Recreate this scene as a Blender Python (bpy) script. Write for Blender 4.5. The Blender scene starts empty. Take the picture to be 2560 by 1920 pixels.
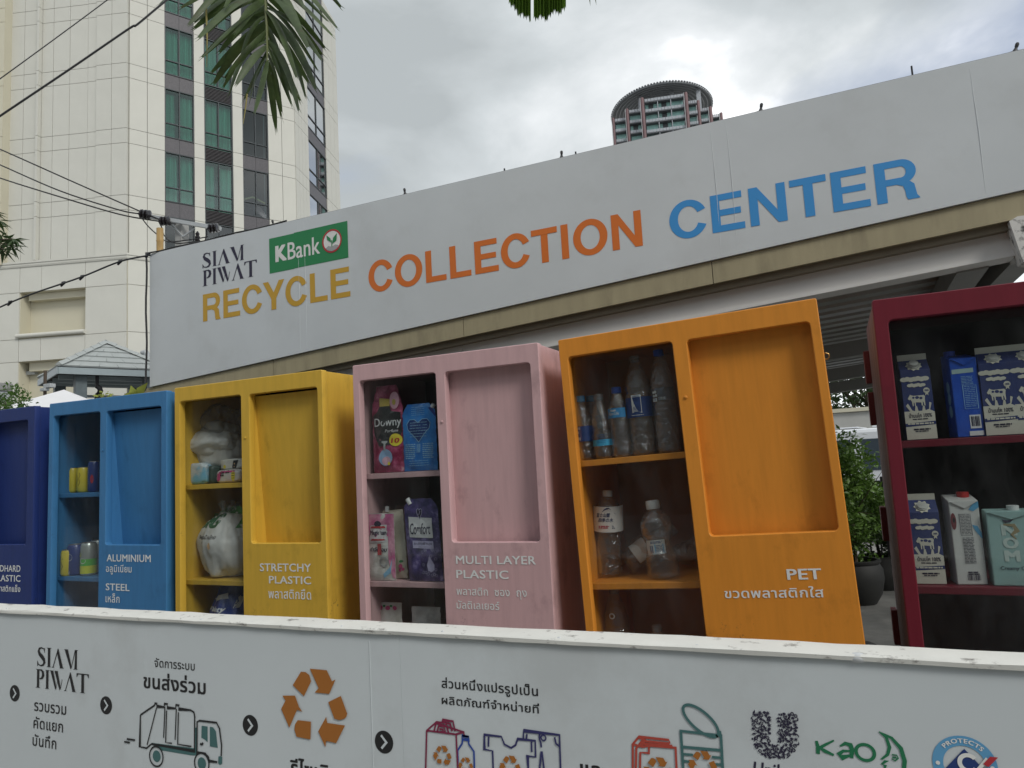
import bpy, bmesh, math, random
from mathutils import Vector, Matrix, noise, geometry
R=math.radians; PI=math.pi
random.seed(7)
sc=bpy.context.scene; COL=sc.collection
# ---------------------------------------------------------------- camera
FPX=1800.; PITCH,ROLL,YAW=R(6.13),R(3.12),R(23.95)
CAM=Vector((0,0,1.55))
def _basis():
    cp,sp=math.cos(PITCH),math.sin(PITCH);cr,sr=math.cos(ROLL),math.sin(ROLL)
    right=Vector((1,0,0));fwd=Vector((0,cp,sp));down=Vector((0,sp,-cp))
    r2=right*cr+down*sr; d2=right*-sr+down*cr
    Z=Matrix.Rotation(YAW,3,'Z'); return Z@r2,Z@d2,Z@fwd
CR,CD,CF=_basis()
cd=bpy.data.cameras.new('camera'); cam=bpy.data.objects.new('camera',cd); COL.objects.link(cam)
m3=Matrix((CR,-CD,-CF)).transposed(); cam.matrix_world=Matrix.Translation(CAM)@m3.to_4x4()
cd.sensor_width=36; cd.lens=FPX/2560*36; cd.clip_start=.02; cd.clip_end=3000
sc.camera=cam
# ---------------------------------------------------------------- light
sc.view_settings.view_transform='Standard'; sc.view_settings.look='None'
sc.view_settings.exposure=.2; sc.view_settings.gamma=1; sc.view_settings.use_curve_mapping=False
SUN_AZ=Vector((.86,-.5,0)).normalized(); SUN_EL=R(42)
sund=SUN_AZ*math.cos(SUN_EL)+Vector((0,0,math.sin(SUN_EL)))
ld=bpy.data.lights.new('sun','SUN'); ld.energy=1.55; ld.angle=R(16); ld.color=(1,.965,.9)
lo=bpy.data.objects.new('sun',ld); COL.objects.link(lo); lo.rotation_euler=(-sund).to_track_quat('-Z','Y').to_euler()
w=bpy.data.worlds.new('World'); sc.world=w; w.use_nodes=True
nt=w.node_tree; N=nt.nodes; L=nt.links; N.clear()
def nd(t,**k):
    n=N.new(t)
    for a,b in k.items(): setattr(n,a,b)
    return n
out=nd('ShaderNodeOutputWorld'); bg=nd('ShaderNodeBackground'); L.new(bg.outputs[0],out.inputs[0])
sky=nd('ShaderNodeTexSky',sky_type='NISHITA',sun_disc=False); sky.sun_elevation=SUN_EL; sky.sun_rotation=math.atan2(SUN_AZ.x,SUN_AZ.y)
sks=nd('ShaderNodeVectorMath',operation='SCALE'); L.new(sky.outputs[0],sks.inputs[0]); sks.inputs['Scale'].default_value=.085
tc=nd('ShaderNodeTexCoord'); sep=nd('ShaderNodeSeparateXYZ'); L.new(tc.outputs['Generated'],sep.inputs[0])
zc=nd('ShaderNodeMath',operation='MAXIMUM'); L.new(sep.outputs[2],zc.inputs[0]); zc.inputs[1].default_value=.0
za=nd('ShaderNodeMath',operation='ADD'); L.new(zc.outputs[0],za.inputs[0]); za.inputs[1].default_value=.22
dx=nd('ShaderNodeMath',operation='DIVIDE'); L.new(sep.outputs[0],dx.inputs[0]); L.new(za.outputs[0],dx.inputs[1])
dy=nd('ShaderNodeMath',operation='DIVIDE'); L.new(sep.outputs[1],dy.inputs[0]); L.new(za.outputs[0],dy.inputs[1])
cb=nd('ShaderNodeCombineXYZ'); L.new(dx.outputs[0],cb.inputs[0]); L.new(dy.outputs[0],cb.inputs[1]); cb.inputs[2].default_value=3.7
def nz(scale,detail,rough,dist=0.,seed=0.):
    mp=nd('ShaderNodeMapping'); L.new(cb.outputs[0],mp.inputs[0]); mp.inputs['Location'].default_value=(seed,seed*.7,seed*.3)
    n=nd('ShaderNodeTexNoise'); L.new(mp.outputs[0],n.inputs[0]); n.inputs['Scale'].default_value=scale; n.inputs['Detail'].default_value=detail
    n.inputs['Roughness'].default_value=rough; n.inputs['Distortion'].default_value=dist; return n
def ramp(src,pts):
    r=nd('ShaderNodeValToRGB'); L.new(src,r.inputs[0]); e=r.color_ramp.elements
    while len(e)<len(pts): e.new(.5)
    for k,(p,c) in enumerate(pts): e[k].position=p; e[k].color=(*c,1) if len(c)==3 else c
    return r
n1=nz(1.25,9,.52,.3,7.7)
cr=ramp(n1.outputs[0],[(.34,(.42,.455,.47)),(.44,(.56,.60,.62)),(.53,(.78,.81,.83)),(.60,(1.22,1.23,1.24))])
n2=nz(.75,8,.52,.3,9.4)
blue=ramp(n2.outputs[0],[(.52,(0,0,0)),(.66,(1,1,1))])
mx=nd('ShaderNodeMix',data_type='RGBA'); L.new(blue.outputs[0],mx.inputs[0]); L.new(cr.outputs[0],mx.inputs[6])
# pale hazy blue in the gaps
hz=nd('ShaderNodeMix',data_type='RGBA'); hz.inputs[0].default_value=.6; L.new(sks.outputs[0],hz.inputs[6]); hz.inputs[7].default_value=(.52,.58,.70,1)
L.new(hz.outputs[2],mx.inputs[7])
hr=ramp(sep.outputs[2],[(0.0,(1.42,1.42,1.40)),(.17,(1.30,1.30,1.29)),(.36,(1.0,1.0,1.0)),(1,(.98,.98,.98))])
ml=nd('ShaderNodeMix',data_type='RGBA',blend_type='MULTIPLY'); ml.inputs[0].default_value=1; L.new(mx.outputs[2],ml.inputs[6]); L.new(hr.outputs[0],ml.inputs[7])
L.new(ml.outputs[2],bg.inputs[0]); bg.inputs[1].default_value=1.0
# ---------------------------------------------------------------- where a ray of the survey meets a plane (metres)
def ray(x,y): return CR*(x-1280)+CD*(y-960)+CF*FPX
def onY(x,y,D): r=ray(x,y); return CAM+r*(D/r.y)
def at(x,y,d): return CAM+ray(x,y)*(d/FPX)
def onP(x,y,p,n): r=ray(x,y); return CAM+r*((p-CAM).dot(n)/r.dot(n))
# ---------------------------------------------------------------- helpers
WM={}
def tag(o,label=None,cat=None,group=None,kind=None):
    if label: o['label']=label
    if cat: o['category']=cat
    if group: o['group']=group
    if kind: o['kind']=kind
    return o
def thing(name,label,cat,loc=(0,0,0),rot=(0,0,0),group=None,M=None):
    o=bpy.data.objects.new(name,None); COL.objects.link(o); o.empty_display_size=.1
    if M is None: M=Matrix.LocRotScale(Vector(loc),__import__('mathutils').Euler(rot),Vector((1,1,1)))
    o.matrix_world=M; o.matrix_basis=M; WM[o]=M.copy(); return tag(o,label,cat,group)
def link(name,me,mat=None,parent=None,loc=None):
    o=bpy.data.objects.new(name,me); COL.objects.link(o)
    if mat and not me.materials: me.materials.append(mat)
    if parent: o.parent=parent
    if loc is not None: o.location=loc
    WM[o]=(WM.get(parent,Matrix()) @ Matrix.Translation(loc if loc is not None else (0,0,0)))
    return o
class MB:
    def __init__(s): s.v=[]; s.f=[]
    def add(s,vs,fs):
        b=len(s.v); s.v+=[Vector(q) for q in vs]; s.f+=[[b+i for i in f] for f in fs]; return s
    def box(s,x0,x1,y0,y1,z0,z1,T=None):
        vs=[Vector((x,y,z)) for z in (z0,z1) for y in (y0,y1) for x in (x0,x1)]
        if T: vs=[T@q for q in vs]
        return s.add(vs,[(0,2,3,1),(4,5,7,6),(0,1,5,4),(2,6,7,3),(0,4,6,2),(1,3,7,5)])
    def prism(s,poly,a,b):   # poly list of Vector, swept from offset a to b (vectors)
        n=len(poly); a=Vector(a); b=Vector(b)
        return s.add([Vector(p)+a for p in poly]+[Vector(p)+b for p in poly],[tuple(range(n)),tuple(range(2*n-1,n-1,-1))]+[(i,i+n,(i+1)%n+n,(i+1)%n) for i in range(n)])
    def tube(s,pts,r,seg=6,cap=True):
        pts=[Vector(p) for p in pts]; n=len(pts); rs=r if isinstance(r,(list,tuple)) else [r]*n
        up=None; vs=[]
        for i,p in enumerate(pts):
            t=(pts[min(i+1,n-1)]-pts[max(i-1,0)]).normalized()
            if up is None: up=t.orthogonal().normalized()
            up=(up-t*up.dot(t)).normalized(); sd=t.cross(up)
            for k in range(seg):
                a=2*PI*k/seg; vs.append(p+(up*math.cos(a)+sd*math.sin(a))*rs[i])
        fs=[(i*seg+k,i*seg+(k+1)%seg,(i+1)*seg+(k+1)%seg,(i+1)*seg+k) for i in range(n-1) for k in range(seg)]
        if cap: fs+=[tuple(range(seg-1,-1,-1)),tuple((n-1)*seg+k for k in range(seg))]
        return s.add(vs,fs)
    def lathe(s,prof,seg=24,T=None,cap=True,sq=None):
        vs=[]
        for r,z in prof:
            for k in range(seg):
                a=2*PI*k/seg; q=Vector((r*math.cos(a),r*math.sin(a),z))
                if T: q=T@q
                vs.append(q)
        n=len(prof)
        fs=[(i*seg+k,i*seg+(k+1)%seg,(i+1)*seg+(k+1)%seg,(i+1)*seg+k) for i in range(n-1) for k in range(seg)]
        if cap: fs+=[tuple(range(seg-1,-1,-1)),tuple((n-1)*seg+k for k in range(seg))]
        return s.add(vs,fs)
    def mesh(s,name='m',smooth=False,world=None):
        vs=s.v
        if world is not None and world in WM:
            inv=WM[world].inverted(); vs=[inv@q for q in vs]
        me=bpy.data.meshes.new(name); me.from_pydata([tuple(q) for q in vs],[],s.f); me.update()
        if smooth:
            me.shade_smooth()
            try: me.set_sharp_from_angle(angle=R(40))
            except Exception: pass
        return me
    def build(s,name,mat,parent=None,smooth=False,bevel=0,world=False,loc=None):
        o=link(name,s.mesh(name,smooth,parent if world else None),mat,parent,loc)
        if bevel:
            b=o.modifiers.new('bevel','BEVEL'); b.width=bevel; b.segments=2; b.limit_method='ANGLE'; b.angle_limit=R(40); b.harden_normals=False
        return o
# ---- materials
MATS={}
def mat(name,col,rough=.6,metal=0,var=.08,scale=6,st=(1,1,1),bump=0,dirt=0,dcol=(.05,.045,.035),dscale=5,dst=(1,1,1),spec=.5,coat=0,dth=.58,trans=0,chips=0,ccol=(.05,.03,.02)):
    if name in MATS: return MATS[name]
    m=bpy.data.materials.new(name); m.use_nodes=True; t=m.node_tree; n=t.nodes; l=t.links; b=n['Principled BSDF']
    b.inputs['Roughness'].default_value=rough; b.inputs['Metallic'].default_value=metal; b.inputs['Specular IOR Level'].default_value=spec; b.inputs['Coat Weight'].default_value=coat
    tcn=n.new('ShaderNodeTexCoord'); mp=n.new('ShaderNodeMapping'); l.new(tcn.outputs['Object'],mp.inputs[0]); mp.inputs['Scale'].default_value=st
    nn=n.new('ShaderNodeTexNoise'); l.new(mp.outputs[0],nn.inputs[0]); nn.inputs['Scale'].default_value=scale; nn.inputs['Detail'].default_value=6; nn.inputs['Roughness'].default_value=.6
    r=n.new('ShaderNodeValToRGB'); l.new(nn.outputs[0],r.inputs[0]); e=r.color_ramp.elements
    e[0].position=.3; e[1].position=.7; e[0].color=(*[c*(1-var) for c in col],1); e[1].color=(*[min(1,c*(1+var)) for c in col],1)
    src=r.outputs[0]
    if dirt:
        mp2=n.new('ShaderNodeMapping'); l.new(tcn.outputs['Object'],mp2.inputs[0]); mp2.inputs['Scale'].default_value=dst; mp2.inputs['Location'].default_value=(3.1,1.7,.4)
        n2_=n.new('ShaderNodeTexNoise'); l.new(mp2.outputs[0],n2_.inputs[0]); n2_.inputs['Scale'].default_value=dscale; n2_.inputs['Detail'].default_value=9; n2_.inputs['Roughness'].default_value=.65
        r2=n.new('ShaderNodeValToRGB'); l.new(n2_.outputs[0],r2.inputs[0]); r2.color_ramp.elements[0].position=dth; r2.color_ramp.elements[1].position=min(1,dth+.14)
        r2.color_ramp.elements[1].color=(dirt,dirt,dirt,1)
        x=n.new('ShaderNodeMix'); x.data_type='RGBA'; l.new(r2.outputs[0],x.inputs[0]); l.new(src,x.inputs[6]); x.inputs[7].default_value=(*dcol,1); src=x.outputs[2]
    if chips:
        n5=n.new('ShaderNodeTexNoise'); l.new(tcn.outputs['Object'],n5.inputs[0]); n5.inputs['Scale'].default_value=42; n5.inputs['Detail'].default_value=5; n5.inputs['Roughness'].default_value=.75
        n6=n.new('ShaderNodeTexNoise'); l.new(tcn.outputs['Object'],n6.inputs[0]); n6.inputs['Scale'].default_value=2.6; n6.inputs['Detail'].default_value=3
        ad=n.new('ShaderNodeMath'); ad.operation='MULTIPLY'; l.new(n5.outputs[0],ad.inputs[0]); l.new(n6.outputs[0],ad.inputs[1])
        r5=n.new('ShaderNodeValToRGB'); l.new(ad.outputs[0],r5.inputs[0]); r5.color_ramp.elements[0].position=.385; r5.color_ramp.elements[1].position=.42; r5.color_ramp.elements[1].color=(chips,chips,chips,1)
        x5=n.new('ShaderNodeMix'); x5.data_type='RGBA'; l.new(r5.outputs[0],x5.inputs[0]); l.new(src,x5.inputs[6]); x5.inputs[7].default_value=(*ccol,1); src=x5.outputs[2]
    l.new(src,b.inputs['Base Color'])
    if bump:
        bp=n.new('ShaderNodeBump'); bp.inputs['Strength'].default_value=min(1,bump); bp.inputs['Distance'].default_value=.01; l.new(nn.outputs[0],bp.inputs['Height']); l.new(bp.outputs[0],b.inputs['Normal'])
    if trans:
        tl=n.new('ShaderNodeBsdfTranslucent'); l.new(src,tl.inputs[0]); ms=n.new('ShaderNodeMixShader'); ms.inputs[0].default_value=trans
        l.new(b.outputs[0],ms.inputs[1]); l.new(tl.outputs[0],ms.inputs[2]); l.new(ms.outputs[0],n['Material Output'].inputs[0])
    MATS[name]=m; return m
def glass(name,tint=(1,1,1),refl=.06,rough=.02,edge=.35,milk=0,power=4,mcol=(.7,.7,.7),bump=0,bscale=30,smudge=0):
    if name in MATS: return MATS[name]
    m=bpy.data.materials.new(name); m.use_nodes=True; t=m.node_tree; n=t.nodes; l=t.links; n.remove(n['Principled BSDF'])
    tr=n.new('ShaderNodeBsdfTransparent'); tr.inputs[0].default_value=(*tint,1)
    gl=n.new('ShaderNodeBsdfGlossy'); gl.inputs['Roughness'].default_value=rough
    lw=n.new('ShaderNodeLayerWeight'); lw.inputs[0].default_value=.5
    pw=n.new('ShaderNodeMath'); pw.operation='POWER'; l.new(lw.outputs['Facing'],pw.inputs[0]); pw.inputs[1].default_value=power
    mr=n.new('ShaderNodeMapRange'); l.new(pw.outputs[0],mr.inputs[0]); mr.inputs[3].default_value=refl; mr.inputs[4].default_value=edge
    ms=n.new('ShaderNodeMixShader'); l.new(mr.outputs[0],ms.inputs[0]); l.new(tr.outputs[0],ms.inputs[1]); l.new(gl.outputs[0],ms.inputs[2])
    last=ms.outputs[0]
    tcn=n.new('ShaderNodeTexCoord'); nn=n.new('ShaderNodeTexNoise'); l.new(tcn.outputs['Object'],nn.inputs[0]); nn.inputs['Scale'].default_value=bscale; nn.inputs['Detail'].default_value=4
    if bump:
        bp=n.new('ShaderNodeBump'); bp.inputs['Strength'].default_value=bump; bp.inputs['Distance'].default_value=.01; l.new(nn.outputs[0],bp.inputs['Height']); l.new(bp.outputs[0],gl.inputs['Normal']); l.new(bp.outputs[0],lw.inputs['Normal'])
    if milk or smudge:
        df=n.new('ShaderNodeBsdfDiffuse'); df.inputs[0].default_value=(*mcol,1); m2=n.new('ShaderNodeMixShader'); m2.inputs[0].default_value=milk
        if smudge:
            n3=n.new('ShaderNodeTexNoise'); mp=n.new('ShaderNodeMapping'); mp.inputs['Scale'].default_value=(9,9,3); mp.inputs['Rotation'].default_value=(0,.5,0); l.new(tcn.outputs['Object'],mp.inputs[0]); l.new(mp.outputs[0],n3.inputs[0]); n3.inputs['Scale'].default_value=1.2; n3.inputs['Detail'].default_value=9; n3.inputs['Roughness'].default_value=.7
            r3=n.new('ShaderNodeMapRange'); l.new(n3.outputs[0],r3.inputs[0]); r3.inputs[1].default_value=.42; r3.inputs[2].default_value=.8; r3.inputs[3].default_value=milk; r3.inputs[4].default_value=milk+smudge
            l.new(r3.outputs[0],m2.inputs[0])
        l.new(last,m2.inputs[1]); l.new(df.outputs[0],m2.inputs[2]); last=m2.outputs[0]
    l.new(last,n['Material Output'].inputs[0]); MATS[name]=m; return m
# ---- flat print on a surface: everything is laid out in (u,v) metres of a local x-z plane
def strip_poly(pts,w):
    L_=[];Rr_=[]; n=len(pts); ws=w if isinstance(w,(list,tuple)) else [w]*n
    for i,p in enumerate(pts):
        a=Vector(pts[max(i-1,0)]);b=Vector(pts[min(i+1,n-1)]); d=(b-a); d=d.normalized() if d.length>1e-9 else Vector((1,0)); q=Vector((-d.y,d.x))
        k=1
        if 0<i<n-1:
            d1=(Vector(p)-a).normalized(); k=1/max(.5,abs(d1.dot(d)))
        L_.append(Vector(p)+q*ws[i]/2*k); Rr_.append(Vector(p)-q*ws[i]/2*k)
    return L_,Rr_
from mathutils.geometry import delaunay_2d_cdt
def glyphs(body,bold=0,shear=0,spacing=1):
    '''outlines of the words, filled by the non-zero rule so that overlapping contours merge'''
    c=bpy.data.curves.new('t','FONT'); c.body=body; c.resolution_u=3; c.fill_mode='NONE'; c.offset=bold; c.shear=shear; c.space_character=spacing
    o=bpy.data.objects.new('t',c); COL.objects.link(o); dg=bpy.context.evaluated_depsgraph_get(); dg.update()
    me=bpy.data.meshes.new_from_object(o.evaluated_get(dg)); co=[Vector((q.co.x,q.co.y)) for q in me.vertices]; nx={e.vertices[0]:e.vertices[1] for e in me.edges}
    COL.objects.unlink(o); bpy.data.objects.remove(o); bpy.data.curves.remove(c); bpy.data.meshes.remove(me)
    loops=[];seen=set()
    for k in nx:
        if k in seen: continue
        l=[];q=k
        while q not in seen and q in nx: seen.add(q); l.append(q); q=nx[q]
        if len(l)>2: loops.append(l)
    if bold:
        n0=len(co); l0=loops; base=co[:]; co=[]; loops=[]
        for j,(ax,ay) in enumerate(((-1,-.5),(1,-.5),(-1,.5),(1,.5))): co+=[q+Vector((ax*bold+j*1.3e-4,ay*bold+j*.7e-4)) for q in base]; loops+=[[i+j*n0 for i in l] for l in l0]
    sg=[1 if sum(co[l[i]].cross(co[l[(i+1)%len(l)]]) for i in range(len(l)))>0 else -1 for l in loops]
    vo,eo,fo,ov,oe,of=delaunay_2d_cdt(co,[],[l if g_>0 else l[::-1] for l,g_ in zip(loops,sg)],0,1e-5)
    return list(vo),[list(f) for f,w_ in zip(fo,of) if sum(sg[i] for i in w_)!=0]
class Print:
    """collects flat 2-D polygons, strokes and text; layer = height above the surface"""
    def __init__(s): s.v=[]; s.f=[]; s.k=0; s.lay=[]
    def _sync(s):
        s.k+=1; s.lay+=[s.k]*(len(s.v)-len(s.lay))
    def poly(s,pts):
        s._sync(); pts=[Vector((p[0],p[1])) for p in pts]; b=len(s.v)
        tr=geometry.tessellate_polygon([[Vector((p.x,p.y,0)) for p in pts]])
        s.v+=pts; s.f+=[[b+i for i in t] for t in tr]; return s
    def stroke(s,pts,w,close=False):
        s._sync(); pts=[Vector((p[0],p[1])) for p in pts]
        if close: pts=pts+[pts[0],pts[1]]
        a,c=strip_poly(pts,w); b=len(s.v); n=len(pts); s.v+=a+c
        s.f+=[[b+i,b+i+1,b+n+i+1,b+n+i] for i in range(n-1)]; return s
    def disc(s,c,rx,ry=None,seg=28):
        ry=ry or rx; return s.poly([(c[0]+rx*math.cos(2*PI*k/seg),c[1]+ry*math.sin(2*PI*k/seg)) for k in range(seg)])
    def ring(s,c,r0,r1,seg=40,a0=0,a1=2*PI,ell=1):
        s._sync(); b=len(s.v)
        for k in range(seg+1):
            a=a0+(a1-a0)*k/seg
            for r in (r0,r1): s.v.append(Vector((c[0]+r*math.cos(a),c[1]+r*ell*math.sin(a))))
        s.f+=[[b+2*k,b+2*k+1,b+2*k+3,b+2*k+2] for k in range(seg)]; return s
    def text(s,body,box,bold=0,shear=0,spacing=1,fn=None):
        """box=(u0,u1,v0,v1): bounding box that the words fill"""
        vs,fs=glyphs(body,bold,shear,spacing)
        if not vs: return s
        x0=min(q.x for q in vs);x1=max(q.x for q in vs);y0=min(q.y for q in vs);y1=max(q.y for q in vs); u0,u1,v0,v1=box
        s._sync(); b=len(s.v)
        for q in vs:
            p=Vector((u0+(q.x-x0)/(x1-x0)*(u1-u0),v0+(q.y-y0)/(y1-y0)*(v1-v0)))
            s.v.append(Vector(fn(p)) if fn else p)
        s.f+=[[b+i for i in f] for f in fs]
        return s
    def build(s,name,mt,parent,fn,label=None):
        """fn maps (u,v) to a 3-D point local to the parent"""
        s._sync(); vv=[]
        for q,k in zip(s.v,s.lay): x,y,z=fn(q.x,q.y); vv.append((x,y-(k%14)*6e-5,z))
        me=bpy.data.meshes.new(name); me.from_pydata(vv,[],s.f); me.update()
        o=link(name,me,mt,parent)
        if label: o['label']=label
        return o
def flat(y): return lambda u,v:(u,y,v)
def plate(outer,holes,t,bev=.002,res=4):
    """rounded plate with rounded openings in the x-z plane, front at y=0, back at y=t; loops are (x0,x1,z0,z1,r)"""
    c=bpy.data.curves.new('p','CURVE'); c.dimensions='2D'; c.fill_mode='BOTH'; c.extrude=t/2-bev; c.bevel_depth=bev; c.bevel_resolution=1; c.offset=-bev
    for (x0,x1,z0,z1,r) in [outer]+holes:
        pts=[]
        for cx,cz,a0 in ((x1-r,z1-r,0),(x0+r,z1-r,90),(x0+r,z0+r,180),(x1-r,z0+r,270)):
            for k in range(res+1):
                a=R(a0+90*k/res); pts.append((cx+r*math.cos(a),cz+r*math.sin(a)))
        sp=c.splines.new('POLY'); sp.points.add(len(pts)-1)
        for p,q in zip(sp.points,pts): p.co=(q[0],q[1],0,1)
        sp.use_cyclic_u=True
    o=bpy.data.objects.new('p',c); COL.objects.link(o); dg=bpy.context.evaluated_depsgraph_get(); dg.update()
    me=bpy.data.meshes.new_from_object(o.evaluated_get(dg)); COL.objects.unlink(o); bpy.data.objects.remove(o); bpy.data.curves.remove(c)
    for q in me.vertices:
        x,y,z=q.co; q.co=(x,-z+t/2,y)
    me.materials.clear(); return me
def leafcloud(n,fn,size,seed,aspect=.4,droop=.0,dirfn=None):
    """n separate folded leaves at positions fn(rnd)"""
    rnd=random.Random(seed); mb=MB()
    for i in range(n):
        p=fn(rnd)
        if p is None: continue
        d=Vector((rnd.gauss(0,1),rnd.gauss(0,1),rnd.gauss(0,.7)-droop)).normalized() if dirfn is None else dirfn(p,rnd)
        s=d.orthogonal().normalized(); s=Matrix.Rotation(rnd.uniform(0,2*PI),3,d)@s; nn=d.cross(s); l_=size*rnd.uniform(.6,1.25); w_=l_*aspect
        mb.add([p,p+d*l_*.45+s*w_*.5+nn*w_*.12,p+d*l_,p+d*l_*.45-s*w_*.5+nn*w_*.12,p+d*l_*.5],[(0,1,4),(1,2,4),(0,4,3),(4,2,3)])
    return mb
def struct(o): o['kind']='structure'; return o
# ================================================================ SETTING
m_ground=mat('concrete_ground',(.24,.235,.22),.9,var=.2,scale=1.5,bump=.3,dirt=.6,dcol=(.06,.06,.055),dscale=.8)
g=MB(); g.add([(-1500,-1500,0),(1500,-1500,0),(1500,1500,0),(-1500,1500,0)],[(0,1,2,3)]); struct(g.build('ground',m_ground))
m_yard=mat('shaded_concrete',(.085,.085,.08),.85,var=.35,scale=2.5,bump=.3,dirt=.6,dcol=(.16,.155,.145),dscale=1.6,dth=.5)
struct(MB().add([(-7,2.0,.004),(3.2,2.0,.004),(3.2,9.5,.004),(-7,9.5,.004)],[(0,1,2,3)]).build('canopy_shade_floor',m_yard))  # added dark sheet: the shade under the canopy is put into its colour
# ================================================================ HOTEL
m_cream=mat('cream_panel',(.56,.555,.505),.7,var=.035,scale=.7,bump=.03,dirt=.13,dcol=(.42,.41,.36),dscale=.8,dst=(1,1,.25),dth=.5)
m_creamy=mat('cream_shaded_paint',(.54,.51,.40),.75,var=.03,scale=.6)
m_joint=mat('joint_dark',(.17,.16,.14),.9)
m_gran=mat('grey_granite',(.085,.08,.088),.45,var=.25,scale=14)
m_frame=mat('dark_window_frame',(.05,.058,.062),.4,metal=.3)
m_curt=mat('teal_curtain',(.36,.49,.45),.8,var=.22,scale=3,st=(9,9,.2))
m_dkroom=mat('dark_room',(.05,.075,.075),.9,var=.3,scale=.6)
m_louv=mat('louvre_metal',(.06,.055,.06),.5)
m_gl=glass('green_window_glass',(.60,.84,.78),refl=.08,edge=.5,power=2)
m_gl_dk=glass('dark_window_glass',(.30,.42,.42),refl=.08,edge=.5,power=2)
m_gl_sky=glass('sky_window_glass',(.25,.5,.45),refl=.5,edge=.8,power=1)
HD=R(63.64); HP=at(322,400,38.); HP.z=0
def U(a): return Vector((math.cos(a),math.sin(a),0))
hotel=thing('hotel_building','cream panelled hotel tower with green curtained windows behind the power pole','building',HP)
def face(p,u,n):   # local frame: x along u, y outward (n), z up
    T=Matrix.Identity(4); T.col[0][:3]=u; T.col[1][:3]=n; T.col[3][:3]=p; return T
PANEL={}
def panel(T,x0,x1,z0,z1,proud=.06,name='panel',mt=None,gap=.025):
    key=(round(x1-x0,3),round(z1-z0,3),proud,mt.name if mt else '')
    if key not in PANEL:
        PANEL[key]=MB().box(0,x1-x0-gap,0,proud,0,z1-z0-gap).mesh('panel'); PANEL[key].materials.append(mt or m_cream)
    o=bpy.data.objects.new(name,PANEL[key]); COL.objects.link(o); o.parent=hotel
    o.matrix_basis=Matrix.Translation(-HP)@T@Matrix.Translation((x0+gap/2,0,z0+gap/2)); return o
def hbox(name,T,b,mt,smooth=False):
    for q in (b if isinstance(b[0],(list,tuple)) else [b]): o=MB().box(*q,T=T).build(name,mt,hotel,world=True)
    return o
ZJ=[12.86+3.65*k for k in range(7)]; ZTOP=ZJ[-1]
TF1=face(HP,U(HD),U(HD-PI/2)); TF2=face(HP,U(HD+.75*PI),U(HD+.75*PI+PI/2)); P3=HP+U(HD)*9.14; TF3=face(P3,U(HD+PI/4),U(HD-PI/4))
# core solids behind the panels (walls), openings are left for the windows
for T,xs in ((TF1,[(0,1.76),(3.28,3.84),(5.4,5.98),(7.48,9.14)]),(TF3,[(0,2.2),(5.5,8.2)])):
    hbox('wall',T,[(a,b,-.6,0,13.2,ZTOP) for a,b in xs],m_joint)
hbox('wall',TF2,[(0,1.77,-.6,0,13.2,ZTOP),(1.77,6.9,-.6,-.0,13.2,ZTOP)],m_joint)
def cols(T,xs,zoff=0,proud=.06):
    for k in range(len(ZJ)-1):
        for a,b in zip(xs[:-1],xs[1:]):
            lo_=max(ZJ[k],13.35)
            panel(T,a,b,lo_,ZJ[k]+2.84,proud); panel(T,a,b,ZJ[k]+2.84,ZJ[k+1],proud)
for xs in ([0.0,.88,1.76],[3.28,3.84],[5.4,5.98],[7.48,8.32,9.14]): cols(TF1,xs)
cols(TF3,[0,.55,1.1,1.65,2.2]); cols(TF3,[5.5,6.4,7.3,8.2])
cols(TF2,[0,.88,1.77],proud=.16); cols(TF2,[1.77,2.3],proud=.07); cols(TF2,[2.3,3.35,4.3,4.95],proud=.05); cols(TF2,[4.95,5.1],proud=.3); cols(TF2,[5.1,6.0,6.9],proud=.05)
# far left wing, turned away
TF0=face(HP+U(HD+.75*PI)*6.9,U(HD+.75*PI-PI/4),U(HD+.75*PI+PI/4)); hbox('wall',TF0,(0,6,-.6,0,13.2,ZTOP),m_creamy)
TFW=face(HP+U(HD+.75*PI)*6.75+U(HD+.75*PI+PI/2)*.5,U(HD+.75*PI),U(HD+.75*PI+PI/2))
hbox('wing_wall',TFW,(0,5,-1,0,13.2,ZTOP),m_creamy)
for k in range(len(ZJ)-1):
    for a in (0,1.7,3.4): panel(TFW,a,a+1.7,max(ZJ[k],13.35)+.0,ZJ[k]+2.84,.05,mt=m_creamy); panel(TFW,a,a+1.7,ZJ[k]+2.84,ZJ[k+1],.05,mt=m_creamy)
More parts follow.
